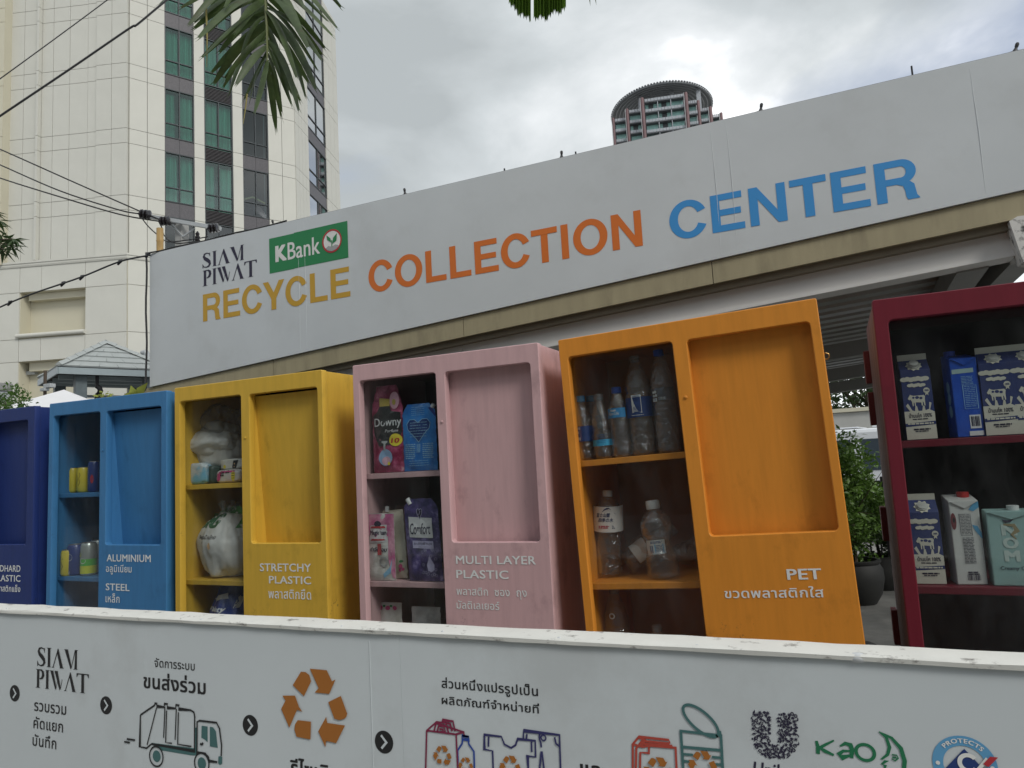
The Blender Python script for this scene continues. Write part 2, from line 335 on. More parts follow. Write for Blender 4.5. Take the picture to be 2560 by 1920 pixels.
# windows
def curtain_mesh(w,h,n,seed):
    rnd=random.Random(seed); mb=MB(); K=n
    top=[];bot=[]
    for i in range(K+1):
        x=w*i/K; top.append((x,.09*math.sin(i*1.9+seed)+rnd.uniform(-.015,.015),h)); bot.append((x+rnd.uniform(-.02,.02),.09*math.sin(i*1.9+seed)+rnd.uniform(-.02,.02),0))
    b=len(mb.v); mb.add(top+bot,[(i,i+1,K+2+i,K+1+i) for i in range(K)]); return mb
CURT=[curtain_mesh(1.0,1.0,26,s).mesh('curtain',True) for s in range(3)]
for c in CURT: c.materials.append(m_curt)
WF={}
def window(T,x0,x1,z0,z1,kind,k):
    w_=x1-x0; h_=z1-z0; key=(round(w_,2),round(h_,2),kind)
    if key not in WF:
        f=.055; xm=w_*.5; zs=.82
        mb=MB(); mb.box(0,w_,-.1,.03,0,f).box(0,w_,-.1,.03,h_-f,h_).box(0,f,-.1,.03,f,h_-f).box(w_-f,w_,-.1,.03,f,h_-f).box(xm-f/2,xm+f/2,-.1,.02,f,h_-f).box(f,xm-f/2,-.1,.02,zs-f/2,zs+f/2).box(xm+f/2,w_-f,-.1,.02,zs-f/2,zs+f/2)
        me=mb.mesh('frame'); me.materials.append(m_frame)
        ps=[]
        for a,b,c,d in ((f,xm-f/2,f,zs-f/2),(xm+f/2,w_-f,f,zs-f/2),(f,xm-f/2,zs+f/2,h_-f),(xm+f/2,w_-f,zs+f/2,h_-f)):
            q=MB().box(a,b,-.045,-.035,c,d).mesh('pane'); q.materials.append({'c':m_gl,'d':m_gl_dk,'s':m_gl_sky}[kind]); ps.append(q)
        WF[key]=(me,ps)
    me,ps=WF[key]; M=Matrix.Translation(-HP)@T@Matrix.Translation((x0,0,z0))
    o=bpy.data.objects.new('window',me); COL.objects.link(o); o.parent=hotel; o.matrix_basis=M
    for q in ps:
        p=bpy.data.objects.new('pane',q); COL.objects.link(p); p.parent=o
    if kind=='c':
        for a in (0,.5):
            if (k*5+int(a*4))%11==3: continue
            wk=(1,.72,1,.9,1)[(k*3+int(a*2))%5]
            c=bpy.data.objects.new('curtain',CURT[(k+int(a*2))%3]); COL.objects.link(c); c.parent=o; c.matrix_basis=Matrix.Translation((a*w_+.03,-.28,.0))@Matrix.Diagonal(((w_*.5-.04)*wk,1,h_-(.12 if k%2 else .2),1))
for k in range(len(ZJ)-1):
    z0=ZJ[k]; z1=z0+2.84
    for ci,(a,b) in enumerate(((1.76,3.28),(3.84,5.4),(5.98,7.48))):
        kind='d' if (ci==2 or k==0) else 'c'
        window(TF1,a,b,z0+.02,z1,kind,k+ci)
        if ci==1:
            mb=MB()
            mb.box(a,b,-.3,-.2,z1,ZJ[k+1],T=TF1); mb.build('louvre_back',m_joint,hotel,world=True)
            for j in range(9):
                zz=z1+.06+j*.082; sm=MB().box(a+.06,b-.06,-.12,.02,zz,zz+.03,T=TF1@Matrix.Translation((0,0,0))).build('louvre_slat',m_louv,hotel,world=True)
            hbox('louvre_frame',TF1,[(a,a+.05,-.15,.03,z1+.01,ZJ[k+1]),(b-.05,b,-.15,.03,z1+.01,ZJ[k+1])],m_frame)
        else:
            for x0,x1 in ((a,(a+b)/2-.006),((a+b)/2+.006,b)): hbox('spandrel',TF1,(x0,x1,-.15,.0,z1+.015,ZJ[k+1]),m_gran)
    window(TF3,2.2,5.5,z0+.02,z1,'s',k); hbox('spandrel',TF3,(2.2,5.5,-.15,0,z1+.015,ZJ[k+1]),m_gran)
hbox('room_back',TF1,[(1.76,7.5,-.75,-.7,12.9,ZTOP)],m_dkroom)
hbox('room_back',TF3,[(2.2,5.5,-.75,-.7,12.9,ZTOP)],m_dkroom)
# glowing tubes behind the dark panes, standing in for a reflected warm light strip
m_warm=bpy.data.materials.new('warm_reflection_glow'); m_warm.use_nodes=True; _b=m_warm.node_tree.nodes['Principled BSDF']; _b.inputs['Emission Color'].default_value=(1,.62,.25,1); _b.inputs['Emission Strength'].default_value=.55
T_=TF1
for q in ([(5.98,-.6,17.6),(6.75,-.6,17.95),(7.48,-.6,17.7)],):
    MB().tube([T_@Vector(p) for p in q],.05,5).build('warm_strip_reflection',m_warm,hotel,world=True)
for q in ([(1.9,-.5,12.95),(2.5,-.5,13.9),(3.2,-.5,14.3)],[(3.84,-.5,13.9),(4.6,-.5,14.3)]):
    MB().tube([T_@Vector(p) for p in q],.06,5).build('warm_strip_reflection',m_warm,hotel,world=True)
# podium below the cornice
m_pod=m_cream; OFF=.22
TB1=face(HP+U(HD-PI/2)*OFF+U(HD)*0,U(HD),U(HD-PI/2)); TB2=face(HP+U(HD+.75*PI+PI/2)*OFF,U(HD+.75*PI),U(HD+.75*PI+PI/2))
e_=OFF*math.tan(R(22.5))
def corn(T,x0,x1,z,r,name='cornice'):
    mb=MB(); prof=[(0,-.16),(.10,-.16),(.13,-.08),(.13,0),(.17,.03),(.17,.13),(0,.13)]
    mb.prism([T@Vector((x0,p[0],z+p[1])) for p in prof],(0,0,0),T.to_3x3()@Vector((x1-x0,0,0))); return mb.build(name,m_creamy if name!='cornice' else m_cream,hotel,world=True)
corn(TB1,-e_-.07,9.2,13.17,0); corn(TB2,-e_-.07,11,13.17,0)
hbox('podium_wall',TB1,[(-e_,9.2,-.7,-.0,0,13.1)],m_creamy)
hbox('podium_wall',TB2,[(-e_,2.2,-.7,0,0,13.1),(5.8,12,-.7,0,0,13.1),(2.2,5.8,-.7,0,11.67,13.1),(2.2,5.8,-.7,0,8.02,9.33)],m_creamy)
ZB=[13.05,11.67,9.2,8.02,4.6,0.2]
for za_,zb_ in zip(ZB[1:],ZB[:-1]):
    for a,b in ((-e_,2.2),(2.2,4.4),(4.4,6.6),(6.6,9.0)): panel(TB1,a,b,za_,zb_,.06)
    for a,b in ((-e_,2.17),(5.82,7.4),(7.4,9.6)):
        panel(TB2,a,b,za_,zb_,.06)
for za_,zb_ in ((11.67,13.05),(8.02,9.2)):
    for a,b in ((2.17,4.6),(4.6,5.82)): panel(TB2,a,b,za_,zb_,.06)
hbox('recess_wall',TB2,[(1.9,6.1,-1.0,-.702,9.2,11.9),(1.9,6.1,-1.0,-.702,0,8.2)],m_creamy)
hbox('recess_beam',TB2,[(2.2,5.6,-.70,-.3,11.3,11.665),(2.2,5.5,-.70,-.3,7.55,8.015)],m_creamy)
mb=MB(); mb.tube([TB2@Vector((2.15,.12,9.36)),TB2@Vector((5.9,.12,9.36))],.11,12); mb.build('sill_moulding',m_cream,hotel,True,world=True)
# recess camera, pipe
# ================================================================ FAR ROUND-ROOFED TOWER
m_trd=mat('tower_red_column',(.15,.085,.09),.6,var=.15,scale=.3); m_tgl=mat('tower_teal_glass',(.26,.46,.43),.25,var=.28,scale=.22,st=(1,1,.6),spec=.6); m_tdk=mat('tower_dark_slab',(.13,.135,.15),.6)
m_trail=mat('tower_rail',(.34,.36,.39),.4); m_tdisc=mat('tower_roof_metal',(.20,.215,.23),.5); m_tpale=mat('tower_pale_edge',(.42,.42,.43),.6)
TW=U(R(13.2)+0); TN=Vector((TW.y,-TW.x,0)); TP=at(1655,300,240.)
tower=thing('round_roof_tower','far high-rise with oval ribbed roof disc and red columns above the white sign','building',(TP.x,TP.y,0))
def tw(a,y,z): return Vector((TP.x,TP.y,0))+TW*a-TN*y+Vector((0,0,z))   # y>0 = deeper
def twpx(x,y): q=onP(x,y,TP,TN); return (q-TP).dot(TW), q.z
TT=Matrix.Identity(4); TT.col[0][:3]=TW; TT.col[1][:3]=-TN; TT.col[3][:3]=(TP.x,TP.y,0)
def zx4(x,y): return twpx(1500+x/6.703,160+y/6.703)
bays=[((190,240),(240,870),(425,860),0),((420,480),(480,735),(680,725),1),((670,740),(740,590),(1400,520),2),((1400,1470),(1475,620),(1620,610),1),((1610,1680),(1685,705),(1825,700),1),((1820,1890),(1885,795),(2015,785),1),((2010,2070),None,None,0)]
coltop=[870,730,585,495,590,680,765]
ZB0=TP.z-22; FL=zx4(900,730)[1]-zx4(900,905)[1]
for i,(c,l,r,st) in enumerate(bays):
    a0,zt=zx4(c[0],coltop[i]); a1,_=zx4(c[1],coltop[i]); rr=(a1-a0)/2; dy_=0 if i in (2,3) else .8+abs(i-2.5)*.6
    mb=MB(); mb.lathe([(rr*.8,ZB0),(rr*.8,zt-.25),(rr*.55,zt)],12,T=TT@Matrix.Translation(((a0+a1)/2,dy_-.6,0))); mb.build('column',m_trd,tower,True,world=True)
    mb=MB(); mb.box(a0-.12,a0+.05,dy_-1.0,dy_-.5,ZB0,zt-.2,T=TT); mb.build('column_edge',m_tpale,tower,world=True)
    if not l: continue
    b0,zt1=zx4(*l); b1,_=zx4(*r); yb=dy_+.3; sub=3 if i==2 else 1
    mb=MB().box(b0-.5,b1+.5,yb+1.9,yb+9,ZB0,zt1-.8,T=TT); mb.build('wall',m_tdk,tower,world=True)
    for s in range(sub):
        s0=b0+(b1-b0)*s/sub; s1=b0+(b1-b0)*(s+1)/sub
        if s: MB().box(s0-.12,s0+.12,yb-.2,yb+.3,ZB0,zt1-.2,T=TT).build('mullion',m_trail,tower,world=True)
        for k in range(6):
            zf=zt1-k*FL
            if zf<ZB0+3: break
            MB().box(s0,s1,yb-.3,yb+1.7,zf-1.25,zf-.95,T=TT).build('balcony_slab',m_tdk,tower,world=True)
            mb=MB(); 
            for q in range(4):
                w_=(s1-s0)/4; mb.box(s0+q*w_+.06,s0+(q+1)*w_-.06,yb-.38,yb-.3,zf-.95,zf-.05,T=TT)
            mb.build('balcony_rail',m_trail,tower,world=True)
            MB().box(s0+.25,s1-.25,yb+1.6,yb+1.8,zf-FL+.1,zf-1.3,T=TT).build('window',m_tgl,tower,world=True)
            if (i==2 and s==1) or (i==2 and s==0 and k==0) or (i==1 and k==1):
                MB().box((s0+s1)/2-.9,(s0+s1)/2+.7,yb+1.5,yb+1.58,zf-FL+.1,zf-1.3,T=TT).build('dark_opening',m_frame,tower,world=True)
# roof disc: find centre so that left/right/top extremes agree with the survey
DZ=TP.z+11.4
def zpt(x,y,z): r=ray(x,y); return CAM+r*((z-CAM.z)/r.z)
_l=onP(1529,290,TP,TN); 
dc=tw(.9,20,DZ); RX=17.6
def ell(r,k,n): a=2*PI*k/n; return dc+TW*(r*math.cos(a))+(-TN)*(r*1.22*math.sin(a))
mb=MB(); n=72
mb.add([ell(RX,k,n)+Vector((0,0,1.0)) for k in range(n)]+[ell(RX*.3,k,n)+Vector((0,0,2.2)) for k in range(n)],[(k,(k+1)%n,n+(k+1)%n,n+k) for k in range(n)]+[tuple(range(n,2*n))]); 
mb.build('roof_disc',m_tdisc,tower,world=True)
for j in range(9):
    r=RX*(1-.075*j); mb=MB(); pts=[ell(r,k,n)+Vector((0,0,.55+.12*j)) for k in range(n)]+[ell(r,0,n)+Vector((0,0,.55+.12*j))]
    mb.tube(pts,.17 if j else .3,5,cap=False); mb.build('roof_rib',m_trail if j else m_tdisc,tower,world=True)
mb=MB()
for k in range(110):
    p=ell(RX*1.01,k,110)+Vector((0,0,.8)); d=(p-dc).normalized(); s=Vector((-d.y,d.x,0))
    mb.add([p-s*.3,p+s*.3,p+s*.3+Vector((0,0,.5)),p-s*.3+Vector((0,0,.5)),p-s*.3+d*.4,p+s*.3+d*.4],[(0,1,2,3),(4,5,2,3),(0,1,5,4)])
tag(mb.build('roof_edge_fins',m_tdk,tower,world=True),kind='stuff')
for a in (-6.5,4.2,13): MB().box(a-.7,a+.7,6,7.4,ZB0+15,DZ+1,T=TT).build('roof_post',m_trail,tower,world=True)
# ================================================================ CANOPY AND SIGN
m_vinyl=mat('white_vinyl',(.60,.635,.655),.33,var=.05,scale=1.3,bump=.35,dirt=.16,dcol=(.36,.36,.34),dscale=1.6,dth=.52,spec=.4)
m_beige=mat('beige_fascia',(.36,.315,.20),.6,var=.10,scale=5,st=(3,3,.5),dirt=.35,dcol=(.16,.14,.09),dscale=3,dst=(2,2,.5),dth=.52)
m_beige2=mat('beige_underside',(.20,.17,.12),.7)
m_wbeam=mat('white_steel_beam',(.72,.71,.69),.5,var=.04,scale=3,dirt=.15,dcol=(.4,.38,.36),dscale=6)
m_corr=mat('roof_sheet_underside',(.34,.34,.33),.4,metal=.5,var=.15,scale=3)
m_steel=mat('dull_grey_steel',(.26,.26,.25),.55,metal=.2)
SL=.0689; ZS=lambda x:2.287+(x+4.89)*SL
can=thing('canopy','long sloping canopy roof on steel posts behind the cabinets, beige and white front edge','canopy',(-2,6,0))
X0,X1=-5.2,1.02
def slopebox(name,x0,x1,y0,y1,zt,zb,mt,par,n=1,fz=None,parts=1):
    f=fz or ZS
    for k in range(parts):
        a=x0+(x1-x0)*k/parts; b=x0+(x1-x0)*(k+1)/parts-(.004 if parts>1 and k<parts-1 else 0)
        mb=MB(); mb.add([(x,y,f(x)+z) for z in (zb,zt) for y in (y0,y1) for x in (a,b)],[(0,2,3,1),(4,5,7,6),(0,1,5,4),(2,6,7,3),(0,4,6,2),(1,3,7,5)])
        mb.build(name,mt,par,world=True)
slopebox('fascia_strip',X0,X1,4.0,4.10,-.003,-.128,m_beige,can,parts=4)
slopebox('fascia_return',X0,X1,4.03,4.14,-.128,-.165,m_beige2,can)
slopebox('edge_beam',X0+.05,.86,4.08,4.2,-.165,-.272,m_wbeam,can,parts=2)
slopebox('edge_beam_flange',X0+.05,.86,4.07,4.22,-.272,-.285,m_wbeam,can)
def zroof(x,y): return ZS(x)-.16-(y-4.2)*.035
# corrugated sheets: ridges run along x
YB=8.3
for (xa,xb) in ((X0,-3.2),(-3.2,-1.2),(-1.2,.9)):
    mb=MB(); pts=[]; y=4.2; ph=[(0,0),(.012,.06),(.085,.06),(.10,0),(.2,0)]
    ys=[]; 
    while y<YB:
        for dy_,dz_ in ph[:-1]: ys.append((y+dy_,dz_))
        y+=.2
    vs=[(x,yy,zroof(x,yy)+dz) for x in (xa+.002,xb) for yy,dz in ys]; n=len(ys)
    mb.add(vs,[(i,i+1,n+i+1,n+i) for i in range(n-1)]); mb.build('roof_sheet',m_corr,can,world=True)
for xr in (-4.9,-2.9,-.62,.70):
    mb=MB(); w_=.05 if xr<.5 else .07
    vs=[(x,y,zroof(x,y)-.005+z) for z in (-.13,0) for y in (4.2,YB) for x in (xr-w_,xr+w_)]
    mb.add(vs,[(0,2,3,1),(4,5,7,6),(0,1,5,4),(2,6,7,3),(0,4,6,2),(1,3,7,5)]); mb.build('rafter',m_steel,can,world=True)
slopebox('side_fascia',.86,.98,4.2,YB,-.10,-.30,m_steel,can,fz=lambda x:ZS(x)-.0)
for yp in (5.75,7.1,8.2):
    mb=MB(); vs=[(x,y,zroof(x,y)-.14+z) for z in (-.11,0) for y in (yp-.04,yp+.04) for x in (X0,.86)]
    mb.add(vs,[(0,2,3,1),(4,5,7,6),(0,1,5,4),(2,6,7,3),(0,4,6,2),(1,3,7,5)]); mb.build('purlin',m_steel,can,world=True)
for xr,yr in ((-4.9,4.3),(-2.9,4.3),(-.72,4.3),(.98,4.3),(-4.9,8.2),(-2.9,8.2),(-.62,8.2),(1.2,8.2)):
    if (xr,yr)==(.98,4.3) : continue
    MB().box(xr-.05,xr+.05,yr-.05,yr+.05,0,zroof(xr,yr)-.13).build('post',m_steel,can,world=True)
# peeling white bracket at the right end of the beam
m_peel=mat('peeling_white_paint',(.68,.67,.64),.7,var=.05,dirt=1,dcol=(.03,.03,.03),dscale=22,dst=(1,1,1),dth=.52)
mb=MB(); mb.prism([onY(2521,556,4.0),onY(2541,556-12,4.0),onY(2640,530,4.0),onY(2640,655,4.0),onY(2556,657,4.0)],(0,-.02,0),(0,.1,0)); 
o=mb.build('beam_bracket',m_peel); tag(o,'short white bracket board with black peeling paint under the right end of the sign','bracket')
# ---- sign
ZT=3.362; SX0,SX1=-4.89,1.06
sign=thing('canopy_sign','long white banner sign on the canopy front with big coloured lettering','sign',(-1.9,4.0,ZS(-1.9)))
for a,b in zip((SX0,-3.35,.35-2.1,-.15,SX1)[:-1],(SX0,-3.35,.35-2.1,-.15,SX1)[1:]):
    mb=MB(); mb.add([(a,3.985,ZS(a)),(b,3.985,ZS(b)),(b,3.985,ZT),(a,3.985,ZT),(a,4.05,ZS(a)),(b,4.05,ZS(b)),(b,4.05,ZT),(a,4.05,ZT)],[(0,1,2,3),(5,4,7,6),(3,2,6,7),(1,0,4,5),(0,3,7,4),(2,1,5,6)])
    mb.build('banner',m_vinyl,sign,world=True)
MB().box(SX0,SX1,3.987,4.05,ZT,ZT+.003).build('top_trim',mat('grey_trim',(.3,.31,.32),.5),sign,world=True)
m_seam=mat('banner_fold',(.60,.635,.655),.4)
for px,y0,y1 in ((748,660,880),(764,650,872),(1787,310,590),(1827,300,585),(2452,300,470)):
    p=onY(px,(y0+y1)/2,3.983); mb=MB().tube([(p.x,3.986,ZS(p.x)+.02),(p.x+.004,3.984,(ZT+ZS(p.x))/2),(p.x,3.986,ZT-.03)],.0016,6); mb.build('fold_line',m_seam,sign,True,world=True)
def sgn(x,y): q=onY(x,y,3.98); return (q.x,q.z)
LS=sign.location; SF=lambda k=1:(lambda u,v:(u-LS.x,3.985-.0012*k-LS.y,v-LS.z))
c_yel=mat('print_ochre',(.56,.33,.035),.5,var=.03); c_org=mat('print_orange',(.68,.17,.025),.5,var=.05,scale=1.5); c_blu=mat('print_blue',(.05,.29,.66),.5,var=.03)
c_grn=mat('print_green',(.02,.22,.075),.5,var=.03); c_wht=mat('print_white',(.74,.74,.72),.5); c_nvy=mat('print_navy',(.022,.018,.045),.5); c_red=mat('print_red',(.45,.03,.04),.5); c_blk=mat('print_black',(.012,.012,.013),.5); c_gry=mat('print_grey',(.35,.36,.36),.5)
def px_box(a,b,c,d): return None
# block letters (heavy grotesque)
S_=3.98/4.0
def grot(body,box):
    P=Print(); W={'R':.97,'E':.90,'C':.99,'Y':.93,'L':.84,'O':1.07,'T':.83,'I':.40,'N':.99}; tot=sum(W[c] for c in body)-.12; u0,u1,v0,v1=box; k=(u1-u0)/tot; h=v1-v0; x=-.06
    def F(p): return (u0+(x+p[0])*k,v0+p[1]*h)
    def ringp(cx,rx,ry,ix,iy,a0,a1,n=44):
        o=[];i_=[]
        for j in range(n+1):
            a=a0+(a1-a0)*j/n; o.append(F((cx+rx*math.cos(a),.5+ry*math.sin(a)))); i_.append(F((cx+ix*math.cos(a),.5+iy*math.sin(a))))
        P._sync(); b=len(P.v); P.v+=[Vector(q) for pr in zip(o,i_) for q in pr]; P.f+=[[b+2*j,b+2*j+1,b+2*j+3,b+2*j+2] for j in range(n)]
    bx=lambda a,b,c,d:P.poly([F((a,c)),F((b,c)),F((b,d)),F((a,d))])
    for ch in body:
        if ch=='E': bx(.08,.29,0,1); bx(.29,.85,0,.175); bx(.29,.82,.83,1); bx(.29,.78,.42,.585)
        elif ch=='L': bx(.08,.29,0,1); bx(.29,.79,0,.175)
        elif ch=='T': bx(.02,.81,.825,1); bx(.31,.52,0,.825)
        elif ch=='I': bx(.09,.30,0,1)
        elif ch=='N': bx(.08,.28,0,1); bx(.71,.91,0,1); P.poly([F((.28,1)),F((.28,.68)),F((.71,0)),F((.71,.32))])
        elif ch=='Y': P.poly([F(q) for q in ((0,1),(.235,1),(.465,.60),(.695,1),(.93,1),(.57,.38),(.57,0),(.36,0),(.36,.38))])
        elif ch=='O': ringp(.535,.495,.52,.275,.345,0,2*PI)
        elif ch=='C': ringp(.51,.47,.52,.255,.345,R(24),R(336))
        elif ch=='R':
            bx(.08,.29,0,1); bx(.29,.60,.83,1); bx(.29,.60,.40,.56)
            b=len(P.v); P._sync(); n=14
            for j in range(n+1):
                a=PI/2-PI*j/n; P.v.append(Vector(F((.60+.30*math.cos(a),.70+.30*math.sin(a))))); P.v.append(Vector(F((.60+.10*math.cos(a),.695+.135*math.sin(a)))))
            P.f+=[[b+2*j,b+2*j+1,b+2*j+3,b+2*j+2] for j in range(n)]
            P.poly([F(q) for q in ((.50,.42),(.62,.46),(.76,.44),(.84,.36),(.86,.20),(.875,.09),(.92,.02),(.92,0),(.69,0),(.66,.08),(.65,.22),(.62,.34),(.50,.40))])
        x+=W[ch]
    return P
def big(body,x0,x1,mt,lab):
    grot(body,(x0*S_,x1*S_,1.55+(2.740-1.55)*S_,1.55+(2.952-1.55)*S_)).build('lettering',mt,sign,SF(),lab)
big('RECYCLE',-4.34,-2.96,c_yel,'ochre word RECYCLE'); big('COLLECTION',-2.80,-.905,c_org,'orange word COLLECTION'); big('CENTER',-.745,.485,c_blu,'blue word CENTER')
def serif(body,box,P):
    """high-contrast logotype capitals without crossbars"""
    G={}
    def leg(x0,x1,w,sr0=1,sr1=1): return [(x0-w/2,0),(x0+w/2,0),(x1+w/2,1),(x1-w/2,1)]
    def ser(x,y,w,up): h=.035; t=.09; return [(x-w,y),(x+w,y),(x+w*.45,y+(h if up else -h)),(x-w*.45,y+(h if up else -h))]
    G['I']=(.40,[[(.12,0),(.28,0),(.28,1),(.12,1)],ser(.2,0,.17,1),ser(.2,1,.17,0)],[])
    G['A']=(.78,[[(.04,0),(.09,0),(.36,.84),(.335,.93)],[(.52,0),(.71,0),(.40,1),(.36,1),(.30,.82)],ser(.07,0,.10,1),ser(.62,0,.16,1)],[])
    G['M']=(.86,[[(.02,1),(.22,1),(.48,.10),(.40,0)],[(.42,0),(.47,.10),(.72,1),(.66,1)],[(.62,0),(.78,0),(.78,1),(.68,1)],ser(.70,0,.15,1),ser(.1,1,.14,0),ser(.74,1,.12,0)],[])
    G['P']=(.62,[[(.12,0),(.28,0),(.28,1),(.12,1)],ser(.2,0,.18,1),ser(.16,1,.13,0)],[([(.26,.98),(.42,.96),(.52,.86),(.54,.72),(.49,.58),(.38,.50),(.30,.50)],[.04,.07,.14,.16,.13,.06,.03])])
    G['W']=(.92,[[(.0,1),(.19,1),(.42,.10),(.34,0)],[(.36,0),(.40,.12),(.50,.52),(.46,.45)],[(.28,1),(.48,1),(.70,.10),(.62,0)],[(.64,0),(.69,.10),(.78,.55),(.76,.62)],ser(.08,1,.14,0),ser(.38,1,.14,0)],[])
    G['T']=(.76,[[(.30,0),(.47,0),(.47,1),(.30,1)],ser(.385,0,.17,1),[(.0,1),(.77,1),(.77,.95),(.0,.95)],[(.0,1),(.0,.80),(.03,.80),(.10,.95)],[(.77,1),(.77,.80),(.74,.80),(.67,.95)]],[])
    G['S']=(.60,[[(.03,.27),(.06,.27),(.08,.0),(.03,.0)],[(.49,.72),(.52,.72),(.52,.98),(.48,.96)]],[([(.50,.78),(.44,.93),(.30,.975),(.16,.92),(.12,.78),(.18,.64),(.34,.50),(.47,.36),(.50,.22),(.43,.08),(.28,.025),(.12,.08),(.05,.24)],[.02,.04,.05,.09,.13,.15,.18,.16,.13,.09,.05,.04,.02])])
    tot=sum(G[c][0] for c in body); u0,u1,v0,v1=box; x=0; k=(u1-u0)/tot; h=v1-v0
    for c in body:
        wd,ps,st=G[c]
        f=lambda p:(u0+(x+p[0])*k,v0+p[1]*h)
        for p in ps: P.poly([f(q) for q in p])
        for pts,ws in st: P.stroke([f(q) for q in pts],[q*k for q in ws])
        x+=wd
    return P
a=sgn(505,634);b=sgn(505,670);c=sgn(609,575+40); 
z1=sgn(505,634)[1]; z0=sgn(505,671)[1]
P=Print(); serif('SIAM',(sgn(504,650)[0],sgn(610,620)[0],z0,z1),P)
z1=sgn(505,677)[1]; z0=sgn(505,716)[1]
serif('PIWAT',(sgn(504,700)[0],sgn(641,670)[0],z0,z1),P); P.build('logotype',c_nvy,sign,SF())
gx0,gx1=-3.67*S_,-2.965*S_; gz0,gz1=1.55+1.462*S_,1.55+1.728*S_
P=Print().poly([(gx0,gz0),((gx0+gx1)/2-.12,gz0),((gx0+gx1)/2-.12,gz1-.004),(gx0,gz1-.004)]); P.poly([((gx0+gx1)/2-.12,gz0+.003),(gx1,gz0+.003),(gx1,gz1),((gx0+gx1)/2-.12,gz1)]); P.build('bank_logo_panel',c_grn,sign,SF())
q0=sgn(350+1150/3.403,500+520/3.403); q1=sgn(350+1245/3.403,500+400/3.403); q2=sgn(350+1530/3.403,500+455/3.403)
P=Print().text('K',(q0[0],sgn(350+1247/3.403,500+450/3.403)[0],gz0+.075,gz0+.195),bold=.05); P.text('Bank',(sgn(350+1255/3.403,647)[0],q2[0],gz0+.072,gz0+.2),bold=.012); P.build('bank_lettering',c_wht,sign,SF(2))
ec=sgn(350+1632/3.403,500+370/3.403); ec=(ec[0],(gz0+gz1)/2+.012); er=.084
Print().ring(ec,er*.86,er,40,ell=1).build('emblem_ring',c_red,sign,SF(3)); Print().disc(ec,er*.87).build('emblem_disc',c_wht,sign,SF(2))
P=Print(); ex,ey=ec
P.poly([(ex-.003,ey-.045),(ex+.003,ey-.045),(ex+.004,ey+.005),(ex-.004,ey+.005)]).poly([(ex-.005,ey-.01),(ex-.012,ey+.02),(ex-.045,ey+.048),(ex-.04,ey+.015),(ex-.02,ey+.0)]).poly([(ex+.005,ey-.02),(ex+.04,ey-.005),(ex+.045,ey+.048),(ex+.012,ey+.02)]); P.build('emblem_sprout',c_grn,sign,SF(4))
Print().poly([(ex-.055,ey-.045),(ex-.03,ey-.032),(ex,ey-.042),(ex+.03,ey-.03),(ex+.056,ey-.04),(ex+.04,ey-.062),(ex,ey-.074),(ex-.04,ey-.062)]).build('emblem_ground',c_gry,sign,SF(4))
